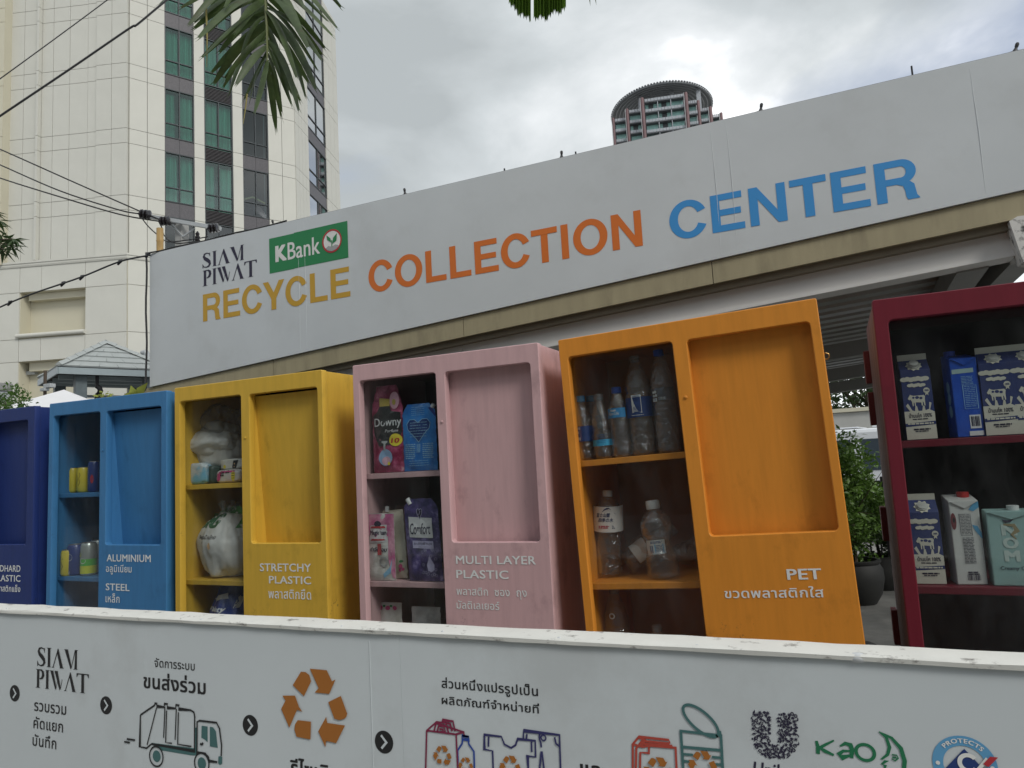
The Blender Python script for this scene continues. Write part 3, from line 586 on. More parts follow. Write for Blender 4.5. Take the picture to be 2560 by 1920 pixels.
# ================================================================ CABINETS
def paint(name,col,dark=None):
    return mat(name,col,.5,var=.07,scale=9,st=(5,5,.5),bump=.05,dirt=.30,dcol=dark or tuple(c*.35 for c in col),dscale=6,dst=(1.6,1.6,.9),dth=.54,spec=.35,chips=.75,ccol=tuple(c*.35+.02 for c in col))
m_shblk=mat('slot_black',(.01,.01,.01),.9)
m_rust=mat('rusty_metal',(.12,.05,.03),.8,var=.4,scale=30)
m_cglass=glass('cabinet_glass',(.93,.95,.95),refl=.032,edge=.7,milk=.0,mcol=(.5,.52,.52),smudge=.032)
m_print_w=mat('stencil_white',(.74,.76,.75),.6,var=.08,scale=30)
CW,CH,CDp=.77,1.935,.52
CAB={}
def cabinet(key,label,x,y,tilt,W,mt,mi,win,rec,reclean,shelves,zrot=0,hinges=False):
    M=Matrix.Translation((x,y,0))@Matrix.Rotation(zrot,4,'Z')@Matrix.Rotation(tilt,4,'Y')
    t=thing('recycling_cabinet',label,'recycling cabinet',M=M,group='recycling cabinets in a row behind the low white fence')
    CAB[key]=(t,M)
    holes=[(win[0],win[1],.12,1.875,.012)]
    if rec: holes.append((rec[0],rec[1],1.288,1.872,.012))
    link('front_frame',plate((0,W,.03,CH,.006),holes,.03,.0025),mt,t)
    D=CDp
    def bx(n,*q,m=mt,bev=.002): return MB().box(*q).build(n,m,t,bevel=bev)
    sp_=bx('side_panel',.003,.010,.0305,D,.03,CH-.004,m=(m_fade if hinges else mt)); bx('side_panel',W-.010,W-.003,.0305,D,.03,CH-.004)
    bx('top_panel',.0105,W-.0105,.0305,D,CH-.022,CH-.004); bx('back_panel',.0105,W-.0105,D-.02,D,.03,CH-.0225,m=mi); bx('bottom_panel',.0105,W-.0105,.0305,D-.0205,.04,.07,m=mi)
    # partition between shelves and chute
    xm=win[1]+.012
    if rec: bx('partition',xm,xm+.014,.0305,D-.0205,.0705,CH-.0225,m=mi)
    xr=xm if rec else W-.0105
    for z in shelves: bx('shelf',.011,xr-.001,.045,D-.021,z-.02,z,m=mt)
    MB().box(win[0]-.006,min(win[1]+.01,xr-.001),.0312,.0352,.1,1.888).build('glass_pane',m_cglass,t)
    if rec:
        a,b=rec[0]-.006,rec[1]+.006; d0,d1=reclean; z0,z1=1.262,1.889
        if d1>.04: z1=1.866
        mb=MB(); mb.add([(a,.0305+d1,z0),(b,.0305+d1,z0),(b,.0305+d0,z1),(a,.0305+d0,z1),(a,.045+d1,z0),(b,.045+d1,z0),(b,.045+d0,z1),(a,.045+d0,z1)],[(0,1,2,3),(5,4,7,6),(3,2,6,7),(1,0,4,5),(0,3,7,4),(2,1,5,6)])
        mb.build('chute_flap',mt,t)
        # cheeks and sill of the recess
        MB().box(a-.008,a-.0005,.0303,.052+d1,z0,1.9).box(b+.0005,b+.008,.0303,.052+d1,z0,1.9).box(a-.008,b+.008,.0303,.052+d1,z0-.012,z0-.0005).build('recess_lining',mt,t)
        MB().box(a,b,.1,.104,1.2,1.91).build('chute_back',m_shblk,t)
    if rec: MB().lathe([(.0,.0),(.009,.0),(.009,.003),(.005,.006),(0,.006)],16,T=Matrix.Translation(((win[1]+rec[0])/2,-.0005,1.70))@Matrix.Rotation(R(90),4,'X')@Matrix.Scale(.6,4)).build('lock',mt,t,True)
    if hinges:
        for z in (1.80,1.66,1.28,.95): MB().box(-.014,.0035,.50,.555,z-.055,z+.055).build('hinge',m_hred,t,bevel=.002)
    return t,M
m_org=paint('orange_paint',(.66,.25,.03)); m_yel=paint('yellow_paint',(.62,.39,.05)); m_pnk=paint('dusty_pink_paint',(.57,.37,.38),(.12,.07,.07)); m_blu=paint('blue_paint',(.05,.19,.40)); m_nav=paint('navy_paint',(.016,.035,.16)); m_mar=paint('maroon_paint',(.145,.011,.023))
m_hred=mat('dark_red_hinge',(.10,.012,.015),.5)
m_fade=mat('faded_maroon_grey',(.15,.105,.12),.6,var=.35,scale=5,st=(3,3,.4),dirt=.5,dcol=(.26,.24,.25),dscale=4,dst=(3,3,.3))
i_org=mat('orange_inside_shade',(.42,.19,.05),.7,var=.2,scale=3,st=(1,1,.3)); i_yel=mat('yellow_inside_shade',(.30,.14,.02),.7,var=.25,scale=3); i_pnk=mat('pink_inside_shade',(.10,.06,.06),.7,var=.25,scale=3); i_blu=mat('blue_inside_shade',(.025,.045,.05),.7,var=.2,scale=3); i_mar=mat('maroon_inside_shade',(.03,.012,.014),.7)  # cabinet paints darkened for the inside: interior shade is put into the colour
YC=2.18
SH=(1.533,1.145,.79,.43)
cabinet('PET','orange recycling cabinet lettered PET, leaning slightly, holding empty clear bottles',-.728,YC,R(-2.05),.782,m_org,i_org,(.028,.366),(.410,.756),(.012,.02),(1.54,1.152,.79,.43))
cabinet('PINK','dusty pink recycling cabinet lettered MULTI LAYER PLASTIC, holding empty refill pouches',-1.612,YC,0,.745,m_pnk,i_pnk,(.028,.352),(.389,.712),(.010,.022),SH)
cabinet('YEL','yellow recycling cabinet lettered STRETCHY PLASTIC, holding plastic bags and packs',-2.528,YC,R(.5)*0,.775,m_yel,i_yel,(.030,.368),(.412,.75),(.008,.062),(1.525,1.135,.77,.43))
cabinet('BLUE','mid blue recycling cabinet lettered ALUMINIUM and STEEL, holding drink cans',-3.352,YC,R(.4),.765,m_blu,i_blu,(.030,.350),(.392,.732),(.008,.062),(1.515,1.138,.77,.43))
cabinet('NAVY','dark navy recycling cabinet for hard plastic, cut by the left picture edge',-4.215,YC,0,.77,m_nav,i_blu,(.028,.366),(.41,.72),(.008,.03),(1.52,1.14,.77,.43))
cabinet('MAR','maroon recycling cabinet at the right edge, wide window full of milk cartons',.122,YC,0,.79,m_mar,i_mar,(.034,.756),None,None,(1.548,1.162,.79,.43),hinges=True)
# brass latch on the orange cabinet side
t,M=CAB['PET']; MB().tube([(.778,.04,1.775),(.786,.035,1.781),(.793,.035,1.777),(.794,.035,1.768),(.788,.035,1.762),(.778,.035,1.764)],.0018,8).build('latch',mat('brass',(.45,.28,.10),.4,metal=.8),t,True)
t,M=CAB['MAR']
# ---- lettering on the cabinet fronts
def cfront(key,x,y,yl=0):
    t,M=CAB[key]; p=M@Vector((0,yl,0)); n=(M.to_3x3()@Vector((0,1,0))); q=M.inverted()@onP(x,y,p,n); return (q.x,q.z)
def ctext(key,body,L_,R_,top,bot,bold=.006,m=None,lab=None,spacing=1.05):
    """L_,R_: survey points at the left and right end of the line, top/bot its upper and lower limits"""
    u0=cfront(key,*L_)[0]; u1=cfront(key,*R_)[0]; v1=cfront(key,*top)[1]; v0=cfront(key,*bot)[1]
    o=Print().text(body,(u0,u1,v0,v1),bold=bold,spacing=spacing).build('lettering',m or m_print_w,CAB[key][0],flat(-.0012)); o['label']='white words '+body if body.isascii() else 'white line of Thai lettering'; return o
Z5=lambda x,y:(1380+x/1.844,740+y/1.844)
ctext('PET','PET',Z5(1083,1285),Z5(1243,1285),Z5(1083,1259),Z5(1083,1308),.024)
ctext('PET','ขวดพลาสติกใส',Z5(795,1370),Z5(1252,1370),Z5(1020,1340),Z5(1020,1391),.014)
Z4=lambda x,y:(860+x/2.241,860+y/2.241)
ctext('PINK','MULTI LAYER',Z4(628,1210),Z4(1076,1210),Z4(628,1186),Z4(628,1232),.018)
ctext('PINK','PLASTIC',Z4(630,1290),Z4(922,1290),Z4(630,1265),Z4(630,1312),.018)
ctext('PINK','พลาสติก  ซอง  ถุง',Z4(632,1390),Z4(1025,1400),Z4(632,1362),Z4(990,1432),.010)
ctext('PINK','มัลติเลเยอร์',Z4(632,1465),Z4(872,1465),Z4(632,1435),Z4(632,1482),.010)
Z3=lambda x,y:(400+x/2.514,900+y/2.514)
ctext('YEL','STRETCHY',Z3(629,1300),Z3(950,1300),Z3(629,1277),Z3(629,1327),.018)
ctext('YEL','PLASTIC',Z3(686,1380),Z3(951,1380),Z3(686,1356),Z3(686,1404),.018)
ctext('YEL','พลาสติกยืด',Z3(683,1475),Z3(951,1475),Z3(950,1440),Z3(683,1497),.010)
Z2=lambda x,y:(x/2.86,960+y/2.86)
ctext('BLUE','ALUMINIUM',Z2(765,1240),Z2(1080,1240),Z2(765,1217),Z2(765,1268),.018)
ctext('BLUE','อลูมิเนียม',Z2(760,1320),Z2(943,1320),Z2(850,1290),Z2(800,1362),.010)
ctext('BLUE','STEEL',Z2(758,1450),Z2(928,1450),Z2(758,1424),Z2(758,1474),.018)
ctext('BLUE','เหล็ก',Z2(757,1530),Z2(857,1530),Z2(820,1497),Z2(757,1560),.010)
def ptxt(key,body,xr,h,v0,bold,k):   # right-aligned with natural width k*h
    u1=cfront(key,*xr)[0]; return u1-k*h
zz=cfront('NAVY',*Z2(148,1340))
for body,xr,top,bot,wd in (('HDHARD',(148,1320),(100,1296),(100,1342),.185),('PLASTIC',(148,1390),(100,1366),(100,1413),.20),('พลาสติกแข็ง',(147,1470),(120,1435),(120,1487),.20)):
    u1=cfront('NAVY',*Z2(*xr))[0]; v1=cfront('NAVY',*Z2(*top))[1]; v0=cfront('NAVY',*Z2(*bot))[1]
    Print().text(body,(u1-wd,u1,v0,v1),bold=.014,spacing=1.05).build('lettering',m_print_w,CAB['NAVY'][0],flat(-.0012))
# ================================================================ CONTENTS
def inM(key,x,y,z,rz=0,lean=0,pitch=0):
    return CAB[key][1]@Matrix.Translation((x,y,z))@Matrix.Rotation(rz,4,'Z')@Matrix.Rotation(lean,4,'Y')@Matrix.Rotation(pitch,4,'X')
m_pet=glass('clear_bottle_plastic',(.93,.94,.95),refl=.11,edge=.95,rough=.06,bump=1.0,bscale=52,milk=.022,power=1.5,mcol=(.9,.93,.95))
def solid(n,c,r=.45,**k): return mat(n,c,r,var=.03,**k)
k_blue=solid('cap_blue',(.02,.07,.36)); k_lblue=solid('cap_pale_blue',(.10,.28,.50)); k_white=solid('cap_white',(.66,.67,.66)); k_clear=glass('cap_clear',(.8,.85,.9),refl=.1,milk=.15)
l_navy=solid('label_navy',(.012,.04,.17)); l_cyan=solid('label_cyan',(.05,.35,.60)); l_white=solid('label_white',(.60,.60,.57)); l_clear=glass('label_film',(.75,.8,.9),refl=.08,milk=.08)
def wrapf(r,z0=0,a0=-PI/2): return lambda u,v:(r*math.cos(a0+u/r),r*math.sin(a0+u/r),v+z0)
def bottle(label,M,h,r,cap,ribs=9,neck=.3,band=None,group='empty clear bottles in the orange cabinet',waist=0,squeeze=1):
    t=thing('plastic_bottle',label,'bottle',M=M,group=group)
    prof=[(r*.25,.0),(r*.7,.001),(r*.93,.006),(r,.016)]
    hb=h*(1-neck); k=ribs*4
    for i in range(1,k+1):
        z=.016+(hb-.016)*i/k; rr=r*(1-.045*(.5+.5*math.cos(i*PI/2)))
        if waist: rr*=1-waist*math.exp(-((z/hb-.62)/.13)**2)
        prof.append((rr,z))
    for i in range(1,9):
        q=i/8; prof.append((r*((1-q)**.8*(1-.36)+.36) if q<1 else r*.36,hb+(h*.93-hb)*(q**.9)))
    rn=.0135 if r<.045 else .015
    prof=[(max(a,rn) if z>hb else a,z) for a,z in prof]; prof.append((rn,h*.955))
    mb=MB(); mb.lathe(prof,28,cap=True)
    if squeeze!=1: mb.v=[Vector((q.x,q.y*squeeze,q.z)) for q in mb.v]
    mb.build('body',m_pet,t,True)
    if cap:
        c=MB(); ch=.018
        c.lathe([(rn*1.12,h-.02),(rn*1.2,h-.019),(rn*1.2,h-.003),(rn*1.1,h)],20).build('cap',cap,t,True)
    return t
def sleeve(t,r,z0,z1,mt,a0=0,a1=2*PI,name='wrapper'):
    mb=MB(); n=28; vs=[]
    for k in range(n+1):
        a=a0+(a1-a0)*k/n
        for z in (z0,z1): vs.append((r*math.cos(a),r*math.sin(a),z))
    mb.add(vs,[(2*k,2*k+2,2*k+3,2*k+1) for k in range(n)]); return mb.build(name,mt,t,True)
def barcode(P,u,v,w,h,seed=1):
    rnd=random.Random(seed); x=0
    while x<w: a=rnd.choice((.0008,.0012,.002)); P.poly([(u+x,v),(u+x+a,v),(u+x+a,v+h),(u+x,v+h)]); x+=a+rnd.choice((.0008,.0013,.002))
    return P
def lines(P,u0,u1,v1,n,dv,h,seed=0):
    rnd=random.Random(seed)
    for i in range(n):
        x=u0
        while x<u1-.002:
            a=min(rnd.uniform(.004,.014),u1-x); P.poly([(x,v1-i*dv-h),(x+a,v1-i*dv-h),(x+a,v1-i*dv),(x,v1-i*dv)]); x+=a+.0016
    return P
Z6=lambda x,y:(1400+x/4.88,860+y/4.88)
def petx(x,y,yl): return cfront('PET',x,y,yl)[0]
S1=1.541
bt=[]
def pb(label,px,yl,h,r,cap,**k):
    x=petx(*Z6(*px),yl); return bottle(label,inM('PET',x,yl,S1,rz=random.uniform(-.3,.3)),h,r,cap,**k)
b=pb('small clear bottle with dark blue wrapper, first from the left on the top shelf',(320,1420),.115,.215,.031,k_lblue,ribs=6,neck=.42)
sleeve(b,.0318,.062,.112,l_navy); P=Print(); barcode(P,-.012,.066,.022,.010,3); P.poly([(-.008,.088),(.006,.088),(.006,.096),(-.008,.096)]); lines(P,-.012,.012,.108,2,.004,.002); P.build('print',l_white,b,wrapf(.0322,0,-PI/2-.25))
b=pb('small clear bottle with pale blue cap, standing behind the others on the top shelf',(450,1400),.20,.22,.031,k_lblue,ribs=6,neck=.42); sleeve(b,.0318,.105,.15,l_clear)
b=pb('small clear bottle with clear cap and bright blue low wrapper on the top shelf',(545,1430),.11,.212,.031,k_clear,ribs=5,neck=.45); sleeve(b,.0318,.042,.062,l_cyan); sleeve(b,.0316,.062,.082,l_clear); P=Print(); lines(P,-.012,.016,.078,6,.005,.0012); P.build('print',l_navy,b,wrapf(.0322))
b=pb('clear bottle with deep blue cap and oval blue front label on the top shelf',(775,1410),.11,.228,.0335,k_blue,ribs=8,neck=.36)
m_tag=solid('label_oval',(.012,.05,.17)); m_ltag=solid('label_rim',(.04,.24,.5))
sleeve(b,.0343,.127,.158,m_ltag,R(200),R(340)); Print().disc((0,.143),.024,.017).build('label_oval',m_tag,b,wrapf(.0347))
P=Print(); P.text('Nestlé',(-.010,.010,.1475,.1545),bold=.03); P.text('Pure Life',(-.018,.019,.136,.1455),bold=.008); P.build('print',l_white,b,wrapf(.0351))
P=Print(); barcode(P,-.0,.130,.007,.024,9); P.build('print',l_white,b,wrapf(.0351,0,R(212)))
b=pb('large clear bottle with navy band and white ribbon label on the top shelf',(1040,1395),.115,.322,.042,k_clear,ribs=9,neck=.30,waist=.08)
sleeve(b,.0432,.121,.185,l_navy,R(185),R(355)); Print().poly([(-.016,.135),(0,.139),(.016,.133),(.016,.192),(-.016,.192)]).build('label_ribbon',l_white,b,wrapf(.0438))
P=Print(); P.disc((0,.167),.0085); lines(P,-.011,.011,.188,3,.004,.0018); lines(P,-.012,.012,.154,5,.0038,.0016,5); P.build('print',l_navy,b,wrapf(.0442)); 
P=Print(); lines(P,-.02,.02,.128,1,.004,.0016,2); P.build('print',l_white,b,wrapf(.0442))
b=pb('large ribbed clear bottle with dark blue cap, first from the right on the top shelf',(1345,1390),.11,.33,.038,k_blue,ribs=13,neck=.33)
sleeve(b,.0390,.165,.205,l_clear,R(190),R(350)); P=Print(); barcode(P,-.004,.166,.02,.009,4); P.disc((-.022,.192),.004).disc((-.014,.193),.0045).disc((-.021,.181),.004).disc((-.0125,.182),.004); P.poly([(-.026,.163),(-.010,.163),(-.010,.174),(-.026,.174)]); P.build('print',l_white,b,wrapf(.0394))
# ---- second shelf
S2=1.153
Z7=lambda x,y:(1440+x/4.147,1200+y/4.147)
x=petx(*Z7(330,985),.15)
l_fuji=solid('label_cream_white',(.66,.64,.62))
b=bottle('big clear bottle with loose Japanese mountain label, leaning in the middle shelf',inM('PET',x,.17,S2+.004,rz=.15,lean=R(4),pitch=R(-2)),.278,.042,k_white,ribs=8,neck=.20,squeeze=.9)
mb=MB(); n=24; vs=[]
for k in range(n+1):
    a=R(178)+R(184)*k/n
    for z in (0,.083): vs.append((.050*math.cos(a),.046*math.sin(a),.148+z-.006*abs(math.sin((a-R(180)))) ))
mb.add(vs,[(2*k,2*k+2,2*k+3,2*k+1) for k in range(n)]); mb.build('loose_wrapper',l_fuji,b,True)
wf=lambda r:(lambda u,v:((r+.007)*math.cos(-PI/2+u/r),(r+.003)*math.sin(-PI/2+u/r),v*1.15+.143))
P=Print(); P.text('富士山麓',(-.030,.012,.042,.054),bold=.02,shear=.2); P.text('四季の水',(-.024,.020,.028,.040),bold=.02,shear=.2); P.text('2ℓ',(.016,.026,.010,.019),bold=.02); P.poly([(-.012,.056),(.0,.068),(.008,.069),(.030,.050),(.010,.061),(.004,.0645),(-.002,.0625),(-.004,.066)]); P.poly([(-.037,.0005),(.037,.0005),(.037,.002),(-.037,.002)]); P.poly([(-.037,.0705),(.037,.0705),(.037,.0722),(-.037,.0722)]); P.build('print',solid('ink_navy',(.02,.03,.12)),b,wf(.0440))
P=Print(); lines(P,-.024,.008,.018,2,.0045,.003,8); P.build('print',solid('ink_red',(.45,.05,.08)),b,wf(.0440))
x=petx(*Z7(930,1060),.13)
b=bottle('round hourglass clear bottle with white screw cap and small label on the middle shelf',inM('PET',x,.12,S2,lean=R(-3))@Matrix.Scale(1.27,4),.182,.040,None,ribs=3,neck=.25,waist=.30)
MB().lathe([(.0165,.170),(.0172,.171),(.0172,.178),(.0163,.1785),(.0172,.179),(.0168,.190),(.012,.1915)],24).build('cap',k_white,b,True)
sleeve(b,.0325,.062,.096,l_white,R(215),R(310)); P=Print(); P.poly([(-.004,.064),(.018,.064),(.018,.086),(-.004,.086)]); P.build('print',l_cyan,b,wrapf(.0329)); P=Print(); barcode(P,-.0175,.065,.007,.018,7); lines(P,-.014,.016,.093,2,.003,.0015); lines(P,-.002,.016,.083,5,.0035,.0012); P.build('print',l_navy,b,wrapf(.0333))
def crushed(label,M,h,r,seed):
    t=thing('crushed_bottle',label,'bottle',M=M,group='empty clear bottles in the orange cabinet'); mb=MB()
    prof=[(r*.6,0),(r*.95,.01)]+[(r*(1-.06*(i%2)),.01+(h*.7-.01)*i/14) for i in range(1,15)]+[(r*.8,h*.8),(r*.4,h*.93),(.013,h)]
    mb.lathe(prof,26)
    o=Vector((seed*3.1,0,0)); mb.v=[q+Vector((noise.noise(q*28+o),noise.noise(q*28-o),0))*.014+Vector((0,noise.noise(q*12+o)*.02,0)) for q in mb.v]
    mb.build('body',m_pet,t,True); mb2=MB().lathe([(.0145,h-.002),(.0155,h),(.0155,h+.013),(.014,h+.015)],18); mb2.build('cap',k_clear,t,True)
    return t
x=petx(*Z7(560,960),.2); t=crushed('crumpled clear bottle lying askew on the middle shelf',inM('PET',x-.01,.2,S2+.035,rz=.3,lean=R(58))@Matrix.Scale(1.35,4),.135,.032,1)
sleeve(t,.031,.03,.07,l_white,R(190),R(300))
x=petx(*Z7(1080,960),.3); crushed('crumpled clear bottle lying behind the hourglass bottle',inM('PET',x,.3,S2+.04,rz=-.4,lean=R(65))@Matrix.Scale(1.2,4),.17,.033,4)
# ---- bottom shelf of the orange cabinet
b=bottle('dark tinted clear bottle on the bottom shelf of the orange cabinet',inM('PET',petx(*Z7(410,1500),.16),.16,.79,lean=R(1)),.33,.042,k_clear,ribs=9,neck=.3); Print().ring((0,.246),.006,.0095).build('print',l_white,b,wrapf(.043))
bottle('short clear bottle mostly hidden on the bottom shelf',inM('PET',petx(*Z7(840,1560),.16),.16,.79),.21,.033,k_clear,ribs=7)
# ---- cans
def can(label,M,h,r,mt,top=True,grp='empty drink cans in the blue cabinet'):
    t=thing('drink_can',label,'can',M=M,group=grp)
    MB().lathe([(r*.75,0),(r*.82,.002),(r,.010),(r,h-.014),(r*.84,h-.003)],28).build('body',mt,t,True)
    MB().lathe([(r*.83,h-.003),(r*.86,h-.001),(r*.86,h),(r*.80,h),(r*.79,h-.004)],28).build('rim',m_alu,t,True); return t
m_alu=mat('bare_aluminium',(.55,.55,.55),.3,metal=.9)
m_cy=mat('can_yellow',(.62,.50,.045),.35,var=.12,scale=20,st=(1,1,.2),spec=.6); m_cb=mat('can_dark_blue',(.02,.045,.20),.35,spec=.6); m_cs=mat('can_silver',(.45,.48,.46),.3,metal=.5); m_cg=mat('can_green',(.10,.42,.07),.4); m_cye=mat('can_lime',(.55,.58,.06),.4)
def bl(x,y,yl): return cfront('BLUE',x,y,yl)[0]
for nm,px,h,m_,r in (('yellow can, first from the left on the upper shelf',(518,775),.118,m_cy,.029),('yellow can, second from the left on the upper shelf',(595,770),.118,m_cy,.029),('tall slim dark blue can at the right end of the upper shelf',(672,765),.143,m_cb,.0265)):
    t=can(nm,inM('BLUE',bl(*Z2(*px),.12),.12,1.516),h,r,m_)
    P=Print()
    if 'yellow' in nm: P.stroke([(.004,.03),(.012,.045),(.008,.065),(.014,.08),(.010,.092)],.003).stroke([(-.006,.04),(.0,.06),(-.004,.08)],.0025)
    else: lines(P,-.016,.0,.12,9,.010,.002,3)
    P.build('print',solid('can_ink_brown',(.2,.13,.02)) if 'yellow' in nm else c_gry,t,wrapf(r+.0004))
    if 'dark' in nm: Print().disc((.016,.06),.007,.02).build('print',c_red,t,wrapf(r+.0006))
t=can('dented yellow can tilted beside the dark blue can on the lower shelf',inM('BLUE',max(.043,bl(*Z2(450,1345),.045)),.062,1.139,lean=R(1.5)),.118,.0255,m_cy); Print().stroke([(0,.03),(.008,.045),(-.004,.06),(.008,.08)],.003).build('print',solid('can_ink_brown',(.2,.13,.02)),t,wrapf(.0259))
t=can('dark blue can with round white emblem on the lower shelf',inM('BLUE',bl(*Z2(533,1345),.085)+.004,.09,1.139,lean=R(-1.5)),.140,.036,m_cb); Print().disc((.004,.082),.0155).build('print',l_white,t,wrapf(.0364)); Print().poly([(-.0115,.08),(-.002,.078),(.008,.086),(.019,.088),(.018,.082),(.008,.078),(-.002,.070),(-.010,.074)]).build('print',m_cb,t,wrapf(.0368)); P=Print(); barcode(P,-.012,.006,.02,.014,5); P.build('print',l_white,t,wrapf(.0364))
t=can('silver, green and yellow lemon can on the lower shelf',inM('BLUE',bl(*Z2(633,1350),.09),.09,1.139),.148,.034,m_cs); sleeve(t,.0344,.012,.075,m_cg); sleeve(t,.0346,.010,.045,m_cye); Print().disc((.006,.068),.015,.013).build('print',l_white,t,wrapf(.035)); Print().disc((-.014,.095),.012,.010).build('print',m_cye,t,wrapf(.0352))
can('silver can half hidden at the right end of the lower shelf',inM('BLUE',bl(*Z2(700,1345),.17),.17,1.139),.15,.033,m_cs)
# ---- pouches
def pouch(label,M,w_,h,th,mt,group='empty refill pouches in the pink cabinet',topcut=.0,seed=0,lean=0,n=14,wr=.006,sh=0,cat='pouch',name='refill_pouch'):
    t=thing(name,label,cat,M=M,group=group)
    def bulge(u,v):
        a=max(0,1-abs(2*u/w_)**3.2); b_=max(0,min(1,v/(.10*h)+.35))*max(0,(1-v/h))**.55
        return th*.5*a*b_+wr*noise.noise(Vector((u*32+seed,v*26,seed*2.3)))*a
    mb=MB(); m_=int(n*1.4)
    for sgn_ in (-1,1):
        b=len(mb.v)
        for j in range(m_+1):
            for i in range(n+1):
                v=h*j/m_; u=w_*(i/n-.5); cut=1
                if topcut and v>h*(1-topcut): cut=1-(v-h*(1-topcut))/(h*topcut)*.35
                u*=cut; uu=u+.0015*math.sin(v*190+seed)*(1 if i in (0,n) else 0)
                mb.v.append(Vector((uu+sh*v,sgn_*bulge(u,v) if sgn_<0 else bulge(u,v)*.8,v)))
        mb.f+=[[b+j*(n+1)+i,b+j*(n+1)+i+1,b+(j+1)*(n+1)+i+1,b+(j+1)*(n+1)+i] for j in range(m_) for i in range(n)]
    mb.build('pouch_body',mt,t,True)
    fn=lambda k:(lambda u,v:(u+sh*v,-bulge(u,v)-.0012-.0007*k,v))
    return t,fn
def subd(P,maxl=.02):
    """split long triangles so that the print follows a curved surface"""
    for _ in range(4):
        nf=[];ch=False
        for f in P.f:
            for k in range(1,len(f)-1):
                t3=[f[0],f[k],f[k+1]]; e=[(P.v[t3[i]]-P.v[t3[(i+1)%3]]).length for i in range(3)]; m_=max(range(3),key=lambda i:e[i])
                if e[m_]>maxl:
                    a,b,c=t3[m_],t3[(m_+1)%3],t3[(m_+2)%3]; P.v.append((P.v[a]+P.v[b])/2); q=len(P.v)-1; nf+=[[a,q,c],[q,b,c]]; ch=True
                else: nf.append(t3)
        P.f=nf
        if not ch: break
    return P
def foil(name,col,col2,scale=14,th=.5,rough=.3,col3=None,st=(1,1,1)):
    m=mat(name,col,rough,spec=.7,coat=.3); t=m.node_tree; n=t.nodes; l=t.links; r=[q for q in n if q.type=='VALTORGB'][0]; nn=[q for q in n if q.type=='TEX_NOISE'][0]
    nn.inputs['Scale'].default_value=scale; e=r.color_ramp.elements; e[0].position=th-.08; e[1].position=th+.08; e[0].color=(*col,1); e[1].color=(*col2,1)
    if col3: q=e.new(min(.99,th+.2)); q.color=(*col3,1)
    bp=n.new('ShaderNodeBump'); bp.inputs['Strength'].default_value=.5; bp.inputs['Distance'].default_value=.006; n4=n.new('ShaderNodeTexNoise'); n4.inputs['Scale'].default_value=38; n4.inputs['Detail'].default_value=3; tcn=[q for q in n if q.type=='TEX_COORD'][0]; l.new(tcn.outputs['Object'],n4.inputs[0]); l.new(n4.outputs[0],bp.inputs['Height']); l.new(bp.outputs[0],n['Principled BSDF'].inputs['Normal']); return m
f_blk=foil('foil_black',(.012,.012,.014),(.03,.03,.03),20); f_mag=foil('foil_magenta',(.20,.012,.05),(.42,.08,.17),26,.52,col3=(.6,.35,.4)); f_blu=foil('foil_blue',(.015,.13,.42),(.03,.22,.60),12); f_pur=foil('foil_purple',(.02,.016,.08),(.09,.065,.22),24,.5,col3=(.34,.3,.5)); f_pw=foil('foil_pink_white',(.50,.50,.46),(.62,.62,.60),18); f_crm=foil('foil_cream',(.58,.54,.42),(.66,.62,.52),10)
c_pink=solid('ink_pink',(.50,.06,.20)); c_gold=solid('ink_gold',(.45,.34,.08),.3); c_sale=solid('sticker_yellow',(.70,.58,.05)); c_lil=solid('ink_lilac',(.42,.40,.58)); c_lb=solid('ink_light_blue',(.25,.45,.62)); c_pwh=solid('ink_soft_white',(.60,.61,.62))
Z8=lambda x,y:(890+x/2.674,940+y/2.674)
def pk(x,y,yl): return cfront('PINK',x,y,yl)[0]
def pkz(x,y,yl): return cfront('PINK',x,y,yl)
# black and pink pouch (upper left)
yl=.060; a=pkz(*Z8(122,630),yl); c=pkz(*Z8(328,625),yl); w_=c[0]-a[0]; zt=pkz(*Z8(250,60),yl)[1]
t,fn=pouch('black and magenta perfume pouch with yellow sale sticker on the upper shelf',inM('PINK',(a[0]+c[0])/2,yl,1.535),w_,zt-1.535,.024,f_mag,topcut=.25,seed=1)
H=zt-1.535
Print_=lambda:Print()
subd(Print().poly([(-.26*w_,.30*H),(-.42*w_,.45*H),(-.46*w_,.66*H),(-.30*w_,.70*H),(-.20*w_,.76*H),(.1*w_,.76*H),(.15*w_,.70*H),(.44*w_,.68*H),(.47*w_,.45*H),(.3*w_,.32*H)])).build('print_panel',f_blk,t,fn(1))
subd(Print().poly([(-.20*w_,.76*H),(.10*w_,.76*H),(.12*w_,.84*H),(-.22*w_,.86*H)])).build('print_band',c_gold,t,fn(1))
subd(Print().disc((.26*w_,.82*H),.16*w_,.10*H)).build('print_flower',solid('petal_pink',(.62,.34,.42)),t,fn(1)); subd(Print().disc((.26*w_,.80*H),.06*w_,.035*H)).build('print_flower',c_gold,t,fn(2))
P=Print(); P.text('Downy',(-.40*w_,.46*w_,.500*H,.625*H),bold=.01); P.text('Parfum',(-.06*w_,.36*w_,.455*H,.49*H),bold=.01,shear=.3); subd(P).build('lettering',c_pwh,t,fn(2))
subd(Print().disc((.28*w_,.365*H),.20*w_,.072*H)).build('sale_sticker',c_sale,t,fn(3)); subd(Print().text('10',(.14*w_,.40*w_,.33*H,.385*H),bold=.03,shear=.15)).build('lettering',c_red,t,fn(4))
subd(Print().disc((-.04*w_,.17*H),.22*w_,.095*H)).build('print_orb',solid('orb_blue',(.28,.42,.62)),t,fn(2)); subd(Print().disc((-.02*w_,.13*H),.14*w_,.05*H)).build('print_orb',solid('orb_pink',(.62,.38,.45)),t,fn(3)); Print().disc((.07*w_,.10*H),.05*w_,.02*H).build('print_sun',c_sale,t,fn(4))
